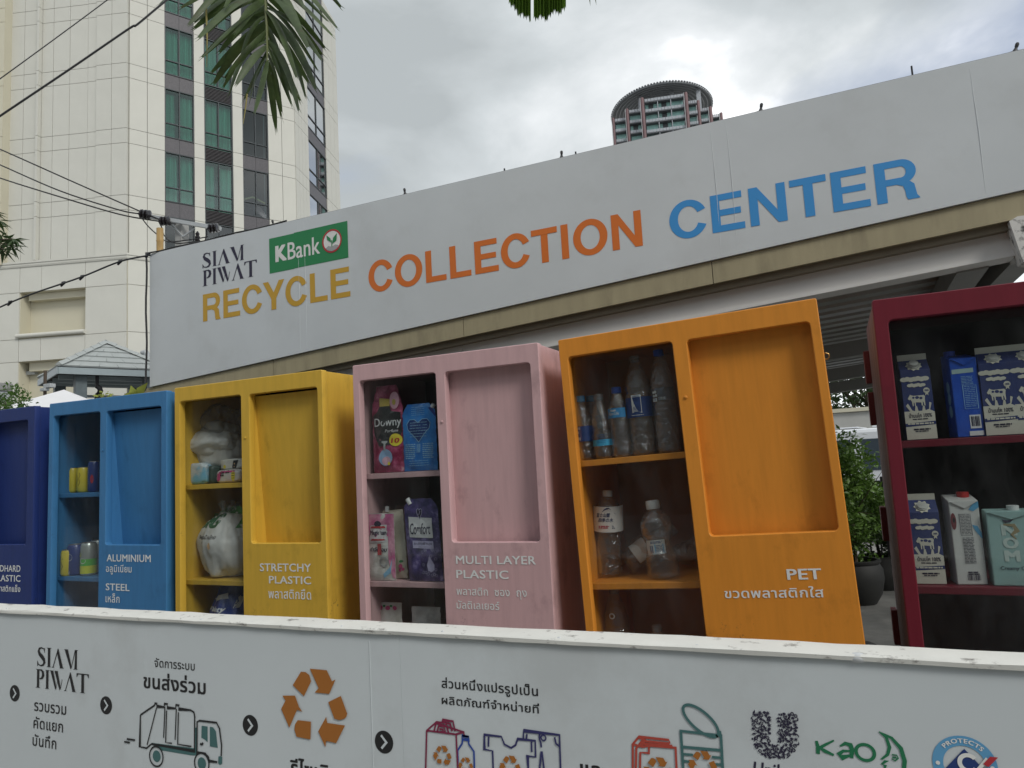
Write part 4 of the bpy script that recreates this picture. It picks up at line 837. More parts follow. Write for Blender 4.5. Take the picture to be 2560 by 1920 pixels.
P=Print(); P.poly([(-.16*w_,.36*H),(.02*w_,.36*H),(.02*w_,.34*H),(-.03*w_,.33*H),(-.03*w_,.25*H),(-.10*w_,.25*H),(-.10*w_,.33*H),(-.16*w_,.34*H)]); subd(P).build('print_figure',c_gry,t,fn(3))
# blue pouch, back side
a=pkz(*Z8(330,625),yl); c=pkz(*Z8(552,620),yl); w_=c[0]-a[0]; zt=pkz(*Z8(430,185),yl)[1]; H=zt-1.535
t,fn=pouch('bright blue refill pouch seen from the back with dark heart on the upper shelf',inM('PINK',(a[0]+c[0])/2,yl-.005,1.535),w_,H,.022,f_blu,topcut=.12,seed=4)
hp=[(0,.43),(-.16,.53),(-.31,.62),(-.34,.70),(-.26,.76),(-.12,.76),(0,.71),(.12,.76),(.26,.76),(.34,.70),(.31,.62),(.16,.53)]
subd(Print().poly([(q[0]*w_,q[1]*H) for q in hp])).build('print_heart',l_navy,t,fn(1)); P=Print().stroke([(q[0]*w_*1.04,(q[1]-.6)*H*1.04+.6*H) for q in hp],.002,True); subd(P).build('print_heart_rim',c_lb,t,fn(2))
P=Print(); lines(P,-.26*w_,.26*w_,.72*H,6,.010,.0016,4); lines(P,-.42*w_,-.1*w_,.40*H,8,.007,.003,6); lines(P,.12*w_,.42*w_,.40*H,8,.007,.003,7); barcode(P,-.06*w_,.27*H,.018,.03,8); lines(P,-.3*w_,.3*w_,.15*H,3,.008,.0015,5); lines(P,-.2*w_,.2*w_,.95*H,5,.007,.0012,5); subd(P).build('print',c_lb,t,fn(2))
subd(Print().poly([(.30*w_,.93*H),(.42*w_,.93*H),(.5*w_,.83*H),(.5*w_,.78*H)])).build('print_corner',solid('deep_blue',(.01,.03,.22)),t,fn(1)); MB().tube([(.40*w_,0,.93*H),(.46*w_,0,.97*H)],.008,12).build('spout',c_pwh,t,True)
# pink/white pouch lower left
a=pkz(*Z8(82,1335),yl); c=pkz(*Z8(268,1335),yl); w_=c[0]-a[0]; zt=pkz(*Z8(170,920),yl)[1]; H=zt-1.146
t,fn=pouch('pink and white floor cleaner pouch with red and navy logo on the lower shelf',inM('PINK',(a[0]+c[0])/2,yl,1.147),w_,H,.022,f_pw,seed=7,topcut=0)
subd(Print().poly([(-.5*w_,.62*H),(-.3*w_,.70*H),(.0,.60*H),(.3*w_,.66*H),(.30*w_,.3*H),(.42*w_,.05*H),(.5*w_,.02*H),(.5*w_,.99*H),(-.49*w_,.99*H)])).build('print_panel',foil('foil_pink',(.45,.10,.24),(.62,.30,.40),20),t,fn(1))
subd(Print().poly([(-.36*w_,.56*H),(.26*w_,.58*H),(.26*w_,.83*H),(-.34*w_,.82*H)])).build('print_label',c_pwh,t,fn(2))
P=Print(); P.disc((-.05*w_,.845*H),.12*w_,.045*H); P.text('Magiclean',(-.34*w_,.26*w_,.66*H,.75*H),bold=.03); P.text('กำจัดรอบ',(-.36*w_,.28*w_,.43*H,.50*H),bold=.03,shear=.2); subd(P).build('lettering',c_nvy,t,fn(3)); P=Print(); P.poly([(-.33*w_,.78*H),(.24*w_,.78*H),(.18*w_,.81*H),(-.28*w_,.81*H)]).poly([(-.33*w_,.59*H),(.24*w_,.60*H),(.18*w_,.62*H),(-.28*w_,.62*H)]); P.text('1',(-.06*w_,.09*w_,.38*H,.55*H),bold=.05); subd(P).build('lettering',c_red,t,fn(4))
subd(Print().poly([(.12*w_,.10*H),(.35*w_,.2*H),(.42*w_,.34*H),(.38*w_,.12*H),(.15*w_,.04*H)])).build('print_wave',c_lb,t,fn(2)); subd(Print().ring((.14*w_,.28*H),.10*w_,.16*w_,24)).build('print_badge',c_gry,t,fn(3))
# cream floral pouch behind
a=pkz(*Z8(250,1325),.10); c=pkz(*Z8(357,1325),.10); zt=pkz(*Z8(300,905),.10)[1]; H=zt-1.146
t,fn=pouch('cream floral refill pouch squeezed between the pink and purple pouches',inM('PINK',(a[0]+c[0])/2-.02,.105,1.147,rz=-.2,lean=R(-3)),.105,H+.005,.03,f_crm,seed=9)
P=Print(); P.disc((.032,.045),.008).disc((.028,.030),.006).disc((.040,.034),.006); P.build('print_flower',c_pink,t,fn(1)); Print().disc((.035,.062),.008,.004).build('print_leaf',c_grn,t,fn(1)); MB().tube([(-.03,0,H),(-.028,0,H+.02)],.008,12).build('spout',c_pwh,t,True)
t,fn=pouch('dusty mauve pouch top showing behind the pink and white pouch',inM('PINK',pk(*Z8(250,900),.24),.24,1.147),.13,pkz(*Z8(250,862),.24)[1]-1.147,.03,foil('foil_mauve',(.30,.20,.19),(.42,.30,.28),9),seed=11)
# purple pouch
a=pkz(*Z8(372,1335),yl); c=pkz(*Z8(580,1330),yl); w_=c[0]-a[0]; zt=pkz(*Z8(450,820),yl)[1]; H=zt-1.146
t,fn=pouch('deep purple fabric softener pouch with white name panel on the lower shelf',inM('PINK',(a[0]+c[0])/2-.004,yl+.002,1.147),w_+.012,H,.026,f_pur,seed=13,topcut=.10,sh=-.05)
subd(Print().poly([(-.40*w_,.53*H),(.36*w_,.52*H),(.36*w_,.76*H),(-.40*w_,.78*H)])).build('print_label',c_pwh,t,fn(1)); subd(Print().poly([(-.30*w_,.40*H),(.36*w_,.39*H),(.36*w_,.48*H),(-.30*w_,.49*H)])).build('print_label',c_lil,t,fn(1))
P=Print(); P.text('Comfort',(-.36*w_,.30*w_,.565*H,.70*H),bold=.012,shear=.1); P.text('ถนอมผ้านุ่ม',(-.26*w_,.32*w_,.43*H,.475*H),bold=.01); subd(P).build('lettering',c_nvy,t,fn(2))
hp=[(0,.75),(-.09,.82),(-.10,.86),(-.05,.88),(0,.86),(.05,.88),(.10,.86),(.09,.82)]; subd(Print().poly([((q[0]-.02)*w_,q[1]*H) for q in hp])).build('print_heart',c_nvy,t,fn(2)); subd(Print().stroke([((q[0]-.02)*w_,q[1]*H) for q in hp],.0018,True).stroke([(-.05*w_,.80*H),(.0,.84*H),(-.04*w_,.85*H)],.0018)).build('print_heart_rim',c_lil,t,fn(3))
subd(Print().poly([(.22*w_,.30*H),(.13*w_,.20*H),(.16*w_,.13*H),(.25*w_,.11*H),(.33*w_,.14*H),(.34*w_,.20*H)])).build('print_drop',c_lil,t,fn(2)); MB().tube([(-.42*w_,0,.93*H),(-.52*w_,0,1.0*H)],.009,12).build('spout',c_pwh,t,True)
rnd=random.Random(5); P=Print()
for k in range(22):
    cx,cy=rnd.uniform(.0*w_,.42*w_),rnd.uniform(.03*H,.40*H); P.ring((cx,cy),.004,.005,10)
subd(P).build('print_scales',c_lil,t,fn(2))
# bottom pouches (only tops show)
t,fn=pouch('white floral pouch top just above the fence rail in the pink cabinet',inM('PINK',pk(*Z8(220,1610),.12),.12,.792),.115,1.056-.792+.0,.03,f_pw,seed=21,topcut=0)
P=Print(); [P.disc((x_,.245),.009,.008) for x_ in (-.03,.0,.03)]; subd(P).build('print_flower',c_pink,t,fn(1)); Print().disc((.014,.252),.007,.004).disc((-.015,.252),.006,.004).build('print_leaf',c_grn,t,fn(2))
pouch('clear crinkled pouch top beside the floral pouch at the bottom of the pink cabinet',inM('PINK',pk(*Z8(470,1630),.12),.12,.792),.12,1.045-.792,.03,foil('foil_grey',(.3,.3,.3),(.5,.5,.5),9),seed=22,topcut=0)
# ---- bags in the yellow cabinet
m_bagw=mat('white_bag_film',(.78,.78,.76),.35,var=.10,scale=20,bump=.5,trans=.35); m_bagc=glass('clear_bag_film',(.80,.80,.80),power=2,refl=.08,edge=.5,rough=.15,bump=.7,bscale=35,milk=.17,mcol=(.7,.7,.7)); m_bagn=foil('bag_navy_film',(.012,.025,.16),(.03,.06,.30),8,rough=.35)
m_bagg=mat('grey_bag_film',(.74,.74,.72),.35,var=.2,scale=14,bump=.5,trans=.3)
def bag(label,key,x,y,z,rx,ry,rz_,mt,seed,wr=.16,name='plastic_bag',top=0,rot=0,flatb=True,grp='bags and packs in the yellow cabinet'):
    t=thing(name,label,'bag',M=inM(key,x,y,z,rz=rot),group=grp)
    bm=bmesh.new(); bmesh.ops.create_icosphere(bm,subdivisions=5,radius=1); o=Vector((seed*2.7,seed,0))
    for q in bm.verts:
        p=q.co.copy(); a=math.atan2(p.y,p.x); d=1+wr*noise.noise(p*1.6+o)+wr*.55*noise.noise(Vector((math.cos(a)*4,math.sin(a)*4,p.z*1.3))+o)+wr*.35*abs(noise.noise(p*6+o))-wr*.3*abs(noise.noise(Vector((math.cos(a)*9,math.sin(a)*9,p.z*2))+o))
        p=p*d
        if top and p.z>0: s_=1-top*min(1,p.z)**1.5; p.x*=s_; p.y*=s_
        if flatb and p.z<-.72: p.z=-.72+(p.z+.72)*.2
        q.co=(p.x*rx,p.y*ry,(p.z+.77)*rz_)
    me=bpy.data.meshes.new('bag_body'); bm.to_mesh(me); bm.free(); me.shade_smooth(); ob=link('bag_body',me,mt,t); return t,ob
Z9=lambda x,y:(440+x/2.86,960+y/2.86)
def yx(x,y,yl): return cfront('YEL',x,y,yl)
def on_bag(t,ob,P,name,mt,yo=-.25):
    """print laid on the bag skin by casting onto the mesh"""
    from mathutils.bvhtree import BVHTree
    dg=bpy.context.evaluated_depsgraph_get(); bv=BVHTree.FromPolygons([q.co for q in ob.data.vertices],[p.vertices for p in ob.data.polygons])
    def fn(u,v):
        h=bv.ray_cast(Vector((u,yo,v)),Vector((0,1,0)))
        return (u,(h[0].y-.0012) if h[0] else 0,v)
    return subd(P,.01).build(name,mt,t,fn)
c_=yx(*Z9(325,1380),.12); zt=yx(*Z9(340,900),.17)[1]; hh=(zt-1.136)
t,ob=bag('bulging white carrier bag with green print sitting on the middle shelf',"YEL",c_[0]+.004,.165,1.136,.135,.110,hh/1.70,m_bagw,3,top=.42,wr=.20)
P=Print(); P.text('BIG',(-.105,.028,.205,.262),bold=.06,shear=.35); on_bag(t,ob,P,'lettering',solid('ink_dark_green',(.02,.10,.04)))
P=Print(); P.poly([(-.06,.262),(-.02,.285),(.06,.29),(.09,.26),(.09,.20),(.075,.20),(.072,.255),(.0,.268)]); on_bag(t,ob,P,'green_stripe',solid('ink_green',(.07,.25,.06)))
P=Print(); P.text('Big ห้างนี้ คนไทย',(-.085,.03,.158,.180),bold=.02,shear=.2); P.stroke([(-.052,.165),(-.04,.15),(-.05,.135),(-.058,.14)],.003); on_bag(t,ob,P,'lettering',c_blk)
P=Print(); P.disc((.005,.135),.008,.014); on_bag(t,ob,P,'print_spot',solid('ink_peach',(.62,.38,.2)))
tk=MB(); 
for k in range(7):
    a=k*.9; tk.tube([(.02*math.cos(a),.02*math.sin(a),hh*.93),(.03*math.cos(a),.03*math.sin(a),hh+.01),(.045*math.cos(a),.045*math.sin(a)*.6,hh+.02+.01*(k%3))],[.012,.007,.011],5,cap=False)
tk.build('knot',m_bagc,t,True)
# upper shelf
c_=yx(*Z9(300,560),.2)
t,ob=bag('folded milky white carrier bag lying across the top shelf',"YEL",c_[0]-.005,.20,1.585,.140,.10,.12,m_bagg,8,wr=.14,flatb=False)
t,ob=bag('wad of creased white film on top of the milky bag',"YEL",c_[0]-.015,.16,1.655,.150,.09,.06,m_bagw,12,wr=.2,flatb=False)
t,ob=bag('clear crumpled film bag stuffed under the roof of the yellow cabinet',"YEL",c_[0]+.035,.19,1.715,.10,.08,.085,m_bagc,5,wr=.35,flatb=False)
t,ob=bag('grey film bag standing behind the tissue packs',"YEL",c_[0]+.0,.30,1.527,.11,.08,.08,m_bagg,6,wr=.25)
def pack(label,key,x,y,z,w_,d,h,mt,rz=0,lean=0,name='soft_pack',cat='pack',grp='bags and packs in the yellow cabinet',seed=1):
    t=thing(name,label,cat,M=inM(key,x,y,z,rz=rz,lean=lean),group=grp)
    bm=bmesh.new(); bmesh.ops.create_cube(bm,size=1); bmesh.ops.subdivide_edges(bm,edges=bm.edges[:],cuts=9,use_grid_fill=True)
    for q in bm.verts:
        p=q.co; r=max(abs(p.x),abs(p.y),abs(p.z)); k=1-.10*((abs(p.x)*2)**6*(abs(p.y)*2)**6+(abs(p.x)*2)**6*(abs(p.z)*2)**6+(abs(p.z)*2)**6*(abs(p.y)*2)**6)
        p=p*k; s=noise.noise(p*4+Vector((seed,0,0)))*.035; q.co=((p.x+s)*w_,(p.y+s*.6)*d,(p.z+.5+s*.5)*h)
    me=bpy.data.meshes.new('pack_body'); bm.to_mesh(me); bm.free(); me.shade_smooth(); ob=link('pack_body',me,mt,t); return t,ob
c1=yx(*Z9(72,720),.10)[0]; c2=yx(*Z9(230,720),.10)[0]; hz_=yx(*Z9(150,565),.10)[1]-1.526
t,ob=pack('pale blue and white tissue pack on the top shelf',"YEL",(c1+c2)/2-.004,.11,1.526,c2-c1,.07,hz_,foil('foil_tissue',(.50,.55,.58),(.16,.40,.56),16,.52),rz=.15)
P=Print(); lines(P,-.055,-.005,.075,7,.009,.004,11); on_bag(t,ob,P,'print',solid('ink_tissue_blue',(.06,.20,.42))); P=Print(); P.poly([(-.058,.079),(.0,.083),(.0,.088),(-.058,.086)]); on_bag(t,ob,P,'print',c_lil)
t,ob=pack('small dark green wrapper between the tissue packs',"YEL",yx(*Z9(260,720),.12)[0],.13,1.526,.05,.05,.075,solid('wrap_dark_green',(.04,.07,.06)),rz=-.4,seed=4)
c1=yx(*Z9(305,720),.10)[0]; c2=yx(*Z9(500,720),.10)[0]; h1=yx(*Z9(400,610),.1)[1]-1.526
t,ob=pack('white and magenta napkin pack with yellow label on the top shelf',"YEL",(c1+c2)/2,.115,1.526,c2-c1,.08,h1,foil('foil_napkin',(.60,.58,.55),(.62,.50,.50),9,.6),rz=-.12,seed=6)
P=Print(); P.poly([(-.066,.0),(-.048,.0),(-.05,.045),(-.03,h1-.006),(.05,h1-.004),(.05,h1-.012),(-.03,h1-.014),(-.060,.04)]); on_bag(t,ob,P,'print_band',c_pink); P=Print(); P.poly([(.03,.0),(.05,.0),(.055,.055),(.03,.055)]); on_bag(t,ob,P,'print_label',c_sale); P=Print(); lines(P,-.04,-.015,.055,3,.010,.006,2); lines(P,-.005,.02,.055,2,.010,.005,3); lines(P,.033,.05,.05,4,.010,.003,3); on_bag(t,ob,P,'print',c_blk)
t,ob=pack('crumpled white pack with black corner stacked above the magenta pack',"YEL",(c1+c2)/2,.13,1.526+h1,c2-c1-.01,.07,.045,foil('foil_white_pack',(.56,.56,.52),(.64,.63,.6),12),rz=-.1,seed=9)
P=Print(); P.poly([(.01,.004),(.035,.004),(.05,.038),(.02,.036)]); on_bag(t,ob,P,'print_patch',c_blk); P=Print().disc((.024,.018),.006,.009); on_bag(t,ob,P,'print_spot',solid('ink_peach',(.62,.38,.2))); P=Print().disc((-.035,.012),.009,.008); on_bag(t,ob,P,'print_spot',c_sale)
# bottom: navy bag
c_=yx(*Z9(365,1600),.15)
t,ob=bag('glossy navy blue pack bag with white script on the bottom shelf',"YEL",c_[0]+.012,.18,.772,.105,.10,.205,m_bagn,15,wr=.12,top=.25)
P=Print(); P.text('certainty',(-.105,.035,.222,.248),bold=.03,shear=.3); on_bag(t,ob,P,'lettering',c_pwh); P=Print(); P.poly([(-.055,.272),(-.02,.290),(.025,.300),(.035,.278),(.0,.276),(-.03,.265)]).poly([(.06,.24),(.075,.24),(.08,.29),(.066,.295)]); on_bag(t,ob,P,'print_patch',c_pwh)
MB().tube([(0,0,.31),(.005,0,.335),(.012,0,.345)],[.02,.008,.018],6,cap=False).build('knot',m_bagc,t,True)
# ---- cartons
k_cream=mat('carton_cream',(.60,.575,.49),.55,var=.05,scale=9,dirt=.2,dcol=(.45,.4,.3)); k_nv=mat('carton_navy',(.022,.036,.145),.5,var=.06,scale=9); k_creamp=solid('carton_print_cream',(.62,.60,.51))
def milk(label,M,w_=.073,h=.236,cap=False,prt=True):
    t=thing('milk_carton',label,'carton',M=M,group='navy and cream milk cartons in the maroon cabinet'); a=w_/2; hb=h*.80; hr=h*.93
    MB().add([(-a,0,0),(a,0,0),(a,w_,0),(-a,w_,0),(-a,0,hb),(a,0,hb),(a,w_,hb),(-a,w_,hb),(-a*.98,w_*.40,hr),(a*.98,w_*.40,hr),(a*.98,w_*.52,hr),(-a*.98,w_*.52,hr)],[(0,1,5,4),(1,2,6,5),(2,3,7,6),(3,0,4,7),(3,2,1,0),(4,5,9,8),(6,7,11,10),(5,6,10,9),(7,4,8,11),(8,9,10,11)]).build('carton_body',k_nv,t,bevel=.001)
    MB().box(-a*.98,a*.98,w_*.41,w_*.46,hr-.001,h).build('top_seal',k_cream,t)
    sl=lambda k:(lambda u,v:(u,w_*.40*(v-hb)/(hr-hb)-.0012*k,v+.0008*k))
    P=Print(); cc=(0,hb+(hr-hb)*.42); n=18
    P.poly([(cc[0]+(.021 if k%2 else .0165)*math.cos(2*PI*k/n),cc[1]+(.016 if k%2 else .012)*math.sin(2*PI*k/n)) for k in range(n)]); P.build('print_splash',k_creamp,t,sl(1))
    ax=Vector((0,-(hr-hb),w_*.40)).normalized(); c0=Vector(sl(1)(*cc)); q=ax.to_track_quat('Z','Y').to_matrix().to_4x4(); q.translation=c0
    MB().lathe([(.0145,0),(.0145,.003),(.0115,.0035),(.0115,.011 if cap else .006),(.010,.012 if cap else .0065)],20,T=q).build('spout',m_alu if False else solid('spout_grey_white',(.45,.45,.42)),t,True)
    f=flat(-.0008); f2=flat(-.0014); f3=flat(-.002)
    # cream lower half with milk splash edge
    P=Print(); pts=[(-a,.078),(-a*.6,.078),(-a*.85,.094),(-a*.70,.100),(-a*.45,.080),(-a*.28,.078),(-a*.22,.092),(-a*.12,.092),(-a*.05,.078),(a*.2,.078),(a*.28,.092),(a*.38,.091),(a*.42,.079),(a*.66,.082),(a*.72,.101),(a*.86,.098),(a*.72,.080),(a,.074)]
    P.poly([(-a,.001),(a,.001)]+pts[::-1]); P.build('print_milk',k_cream,t,f)
    P=Print(); P.poly([(-a,.036),(a,.040),(a,.049),(-a,.045)]).build('print_band',k_nv,t,f2); P=Print(); lines(P,-a*.85,a*.9,.0455,1,.006,.004,3); P.build('print',k_creamp,t,f3)
    P=Print(); P.text('น้ำนมโค 100%',(-a*.72,a*.80,.060,.073),bold=.02); lines(P,-a*.5,a*.55,.057,1,.005,.0028,5); lines(P,-a*.5,a*.6,.030,1,.005,.004,6); lines(P,-a*.4,a*.45,.024,1,.004,.0028,7); P.build('lettering',c_nvy,t,f2)
    # soft blob-like name, badge and cow
    P=Print()
    for x0,x1,z0,r in ((-.8,.62,.166,.0085),(-.45,.42,.149,.006)):
        n=7
        for k in range(n): P.disc((a*(x0+(x1-x0)*k/(n-1)),z0+.0015*math.sin(k*2.1)),r*(.9 if k%3 else 1.15),r*.75,12)
        P.poly([(a*x0,z0-r*.6),(a*x1,z0-r*.6),(a*x1,z0+r*.6),(a*x0,z0+r*.6)])
    P.disc((a*.62,.133),.0078,.0078,16); P.poly([(a*.55,.128),(a*.5,.119),(a*.62,.123),(a*.72,.119),(a*.70,.128)])
    cow=[(-.62,.118),(-.70,.113),(-.62,.109),(-.52,.110),(-.44,.104),(-.42,.092),(-.36,.092),(-.34,.102),(-.28,.101),(-.27,.092),(-.21,.092),(-.20,.102),(.16,.101),(.18,.092),(.25,.092),(.27,.104),(.33,.100),(.35,.092),(.42,.092),(.42,.110),(.46,.117),(.38,.121),(-.30,.120),(-.44,.122),(-.52,.124)]
    P.poly([(a*q[0]+.001,q[1]) for q in cow]); P.build('print_cow',k_creamp,t,f)
    P=Print(); P.disc((a*-.05,.115),.005,.004,12).disc((a*.2,.113),.004,.0035,12).disc((a*-.3,.115),.003,.003,12); P.text('100%',(a*.5,a*.76,.1305,.1355),bold=.04); P.build('print_spots',k_nv,t,f2)
    return t
Z10=lambda x,y:(2200+x/2.592,860+y/2.592)
def mx_(x,y,yl): return cfront('MAR',*Z10(x,y),yl)
yl=.075
for lab,xa,xb,yb,sh,zt,rz,cp in (('navy and cream milk carton, leftmost on the upper shelf, open cap proud of its front',178,380,640,1.549,82,.05,True),('navy and cream milk carton on the upper shelf right of the blue carton',693,910,608,1.549,0,-.02,False),('navy and cream milk carton cut by the picture edge on the upper shelf',915,1110,600,1.549,0,.0,False),('navy and cream milk carton alone at the left of the lower shelf',240,425,1553,1.163,935,.04,False)):
    a=mx_(xa,yb,yl)[0]; b=mx_(xb,yb,yl)[0]; wv=min(.078,b-a)
    t_=mx_((xa+xb)/2-(55 if sh>1.3 else 50),zt,yl)[1]
    milk(lab,inM('MAR',(a+b)/2,yl,sh,rz=rz,lean=R(0)),w_=.073,h=.238,cap=cp)
def brick(label,M,w_,d,h,mt,slant=.9,name='drink_carton'):
    t=thing(name,label,'carton',M=M,group='other drink cartons in the maroon cabinet'); a=w_/2
    MB().add([(-a,0,0),(a,0,0),(a,d,0),(-a,d,0),(-a,0,h*slant),(a,0,h*slant),(a,d,h),(-a,d,h)],[(0,1,5,4),(1,2,6,5),(2,3,7,6),(3,0,4,7),(3,2,1,0),(4,5,6,7)]).build('carton_body',mt,t,bevel=.0025)
    MB().prism([(-a*.95,-.001,h*slant-.001),(0,-.001,h*slant-.020),(a*.95,-.001,h*slant-.001)],(0,-.003,0),(0,.0,0)).build('fold_flap',mt,t); return t
m_cbl=foil('carton_blue_foil',(.01,.06,.38),(.015,.09,.50),5,rough=.3); m_cwh=mat('carton_white',(.56,.56,.54),.5,var=.04); m_caq=mat('carton_aqua',(.30,.46,.44),.5,var=.05,scale=8,dirt=.2,dcol=(.4,.38,.25))
a=mx_(510,615,yl)[0]; b=mx_(685,612,yl)[0]
t=brick('shiny blue drink carton with blue cap on the upper shelf',inM('MAR',(a+b)/2,yl,1.549,rz=.18),.066,.066,.228,m_cbl,.93); f=flat(-.001); f2=flat(-.0016)
MB().lathe([(.014,0),(.014,.014)],20,T=Matrix.Translation((-.016,.045,.222))).build('cap',solid('cap_royal',(.01,.04,.30)),t,True)
Print().poly([(-.030,.170),(.022,.172),(.022,.184),(-.030,.182)]).build('print_band',solid('holo_band',(.35,.48,.48),.2),t,f)
P=Print(); P.stroke([(-.008,.075),(.024,.075),(.024,.138),(-.008,.138)],.001,True); lines(P,-.005,.022,.135,12,.0048,.0012,4); lines(P,-.010,.018,.162,6,.004,.0012,5); P.build('print',c_lb,t,f2)
Print().poly([(.0,.022),(.026,.022),(.026,.058),(.0,.058)]).poly([(-.004,.003),(.030,.003),(.030,.015),(-.004,.015)]).build('print_label',c_pwh,t,f); P=Print(); barcode(P,.003,.028,.02,.026,6); P.build('print',c_nvy,t,f2)
mb=Print(); [mb.disc((-.033+.001*k,z),.010,.016) for k,z in enumerate((.135,.105,.07))]; 
o=Print(); [o.disc((.030-.001*k,z),.012,.017) for k,z in enumerate((.135,.105,.07))]; o.build('print_blob',c_lb,t,lambda u,v:(-.0335,u+.0,v))
a=mx_(512,1560,yl)[0]; b=mx_(695,1560,yl)[0]
t=brick('white drink carton with red cap and blue leaf print on the lower shelf',inM('MAR',(a+b)/2,yl,1.163,rz=.12),.070,.070,.232,m_cwh,.94)
MB().lathe([(.015,0),(.015,.016),(.013,.017)],20,T=Matrix.Translation((.012,.045,.222))).build('cap',solid('cap_red',(.42,.02,.02)),t,True)
for q in ([(.010,.195),(.022,.212),(.034,.216),(.034,.200),(.020,.190)],[(.014,.155),(.020,.140),(.034,.118),(.034,.135),(.026,.152)]): Print().poly(q).build('print_leaf',solid('leaf_blue',(.10,.32,.52)),t,f)
Print().disc((-.028,.165),.0065,.022).build('print_fruit',solid('fruit_maroon',(.16,.03,.035)),t,f); Print().disc((-.027,.168),.0028,.007).build('print_fruit',c_blk,t,f2)
P=Print(); P.stroke([(-.014,.128),(.012,.128),(.012,.184),(-.014,.184)],.0008,True); lines(P,-.012,.010,.182,14,.0038,.0012,2); lines(P,-.012,.014,.122,18,.0038,.0016,3); barcode(P,-.010,.012,.030,.013,9); lines(P,-.008,.018,.034,2,.005,.003,5); P.build('print',c_nvy,t,f2)
a=mx_(735,1570,yl)[0]
t=brick('pale aqua drink carton with white letters and cap, cut by the right picture edge',inM('MAR',a+.055,yl-.01,1.163,rz=.0),.108,.062,.192,m_caq,.985)
MB().lathe([(.014,0),(.014,.012)],20,T=Matrix.Translation((.012,.03,.190))).build('cap',k_white,t,True)
P=Print(); 
for k,ch in enumerate('NOM'): P.text(ch,(-.024,.010,.128-.033*k,.156-.033*k),bold=.05)
P.build('lettering',solid('aqua_pale',(.50,.60,.56)),t,f); P=Print(); P.text('Creamy Cash',(-.036,.034,.038,.050),bold=.01,shear=.15); P.poly([(-.022,.170),(-.010,.166),(.006,.170),(-.002,.162),(-.014,.160)]); P.build('lettering',c_nvy,t,f2)
Print().stroke([(-.018,.156),(.004,.154),(.010,.14),(-.002,.13),(.006,.118)],[.004,.008,.010,.005,.003]).build('stain',solid('tea_stain',(.30,.24,.13)),t,flat(-.0013))
P=Print()
for k in range(13):
    an=R(10+13.5*k); P.stroke([(.004+.012*math.cos(an),.002+.012*math.sin(an)),(.004+.034*math.cos(an),.002+.030*math.sin(an))],.0012)
P.build('print_rays',solid('aqua_pale2',(.40,.54,.51)),t,f)
# ================================================================ FRONT FENCE WITH PRINTED PANEL
YF=1.55
m_panel=mat('fence_vinyl_grey_white',(.575,.62,.64),.5,var=.05,scale=1.1,bump=.25,dirt=.28,dcol=(.33,.33,.32),dscale=1.5,dth=.54,spec=.4)
m_rail=mat('chipped_white_rail',(.68,.68,.64),.55,var=.05,scale=12,bump=.15,dirt=.9,dcol=(.05,.035,.03),dscale=34,dst=(.7,1,1.5),dth=.585)
fence=thing('printed_fence','long low white fence in front of the cabinets printed with recycling steps, icons and logos','fence',(-1.2,YF,0))
LF=fence.location
FX=(-3.6,-1.93,-1.03,.95)
for a,b in zip(FX[:-1],FX[1:]): MB().box(a+.0002,b-.0002,YF,YF+.02,.02,1.1400).build('printed_panel',m_panel,fence,world=True)
mb=MB(); rnd=random.Random(3)
# ledge cap, front lip a little uneven
n=60; prof=[(YF-.009,1.1405),(YF-.010,1.149),(YF-.006,1.1525),(YF+.045,1.1590),(YF+.05,1.152),(YF+.05,1.1405)]
vs=[]
for i in range(n+1):
    x=FX[0]+(FX[-1]-FX[0])*i/n
    for (y,z) in prof: vs.append((x,y+rnd.uniform(-.0012,.0012),z+rnd.uniform(-.0012,.0012)))
k=len(prof); mb.add(vs,[(i*k+j,(i+1)*k+j,(i+1)*k+(j+1)%k,i*k+(j+1)%k) for i in range(n) for j in range(k)]+[tuple(range(k)),tuple(n*k+j for j in range(k-1,-1,-1))])
mb.build('top_rail',m_rail,fence,True,world=True)
for x in (-3.2,-2.2,-1.2,-.2,.8): MB().box(x-.025,x+.025,YF+.0205,YF+.07,0,1.12).build('fence_post',m_wbeam,fence,world=True)
m_bump=mat('fence_bump_white',(.58,.60,.61),.4); m_crease=mat('fence_crease',(.58,.625,.645),.4)
for i,(x,y) in enumerate(((17,1524),(160,1533),(321,1543),(505,1551),(631,1558),(855,1569),(1107,1582),(1398,1599),(1743,1619),(2145,1644))):
    p=onY(x,y,YF); r=(.006,.006,.0065,.010,.010,.006,.006,.0065,.007,.018)[i]; mb=MB(); q=Matrix.Translation((p.x,YF,p.z))@Matrix.Rotation(R(90),4,'X')@Matrix.Diagonal((1,.55 if r>.008 else 1,.6,1))
    mb.lathe([(r,0),(r*.95,r*.35),(r*.6,r*.8),(r*.15,r*.95)],14,T=q); mb.build('screw_cap',m_bump,fence,True,world=True)
for px in (928,): 
    p=onY(px,1750,YF); 
    MB().box(p.x-.0012,p.x+.0012,YF-.0010,YF,.3,1.12).build('vinyl_crease',m_crease,fence,world=True)
FF=lambda k=1:(lambda u,v:(u-LF.x,YF-.0008*k-LF.y,v-LF.z))
def fz(x,y): q=onY(x,y,YF); return (q.x,q.z)
def A1(x,y): return fz(x/3.16,1480+y/3.16)
def A2(x,y): return fz(600+x/2.602,1520+y/2.602)
def A3(x,y): return fz(1400+x/1.907,1600+y/1.907)
def ftext(body,Z,L_,R_,top,bot,bold,m=c_blk if True else None,shear=0,spacing=1.05):
    Print().text(body,(Z(*L_)[0],Z(*R_)[0],Z(*bot)[1],Z(*top)[1]),bold=bold,shear=shear,spacing=spacing).build('lettering',m,fence,FF())
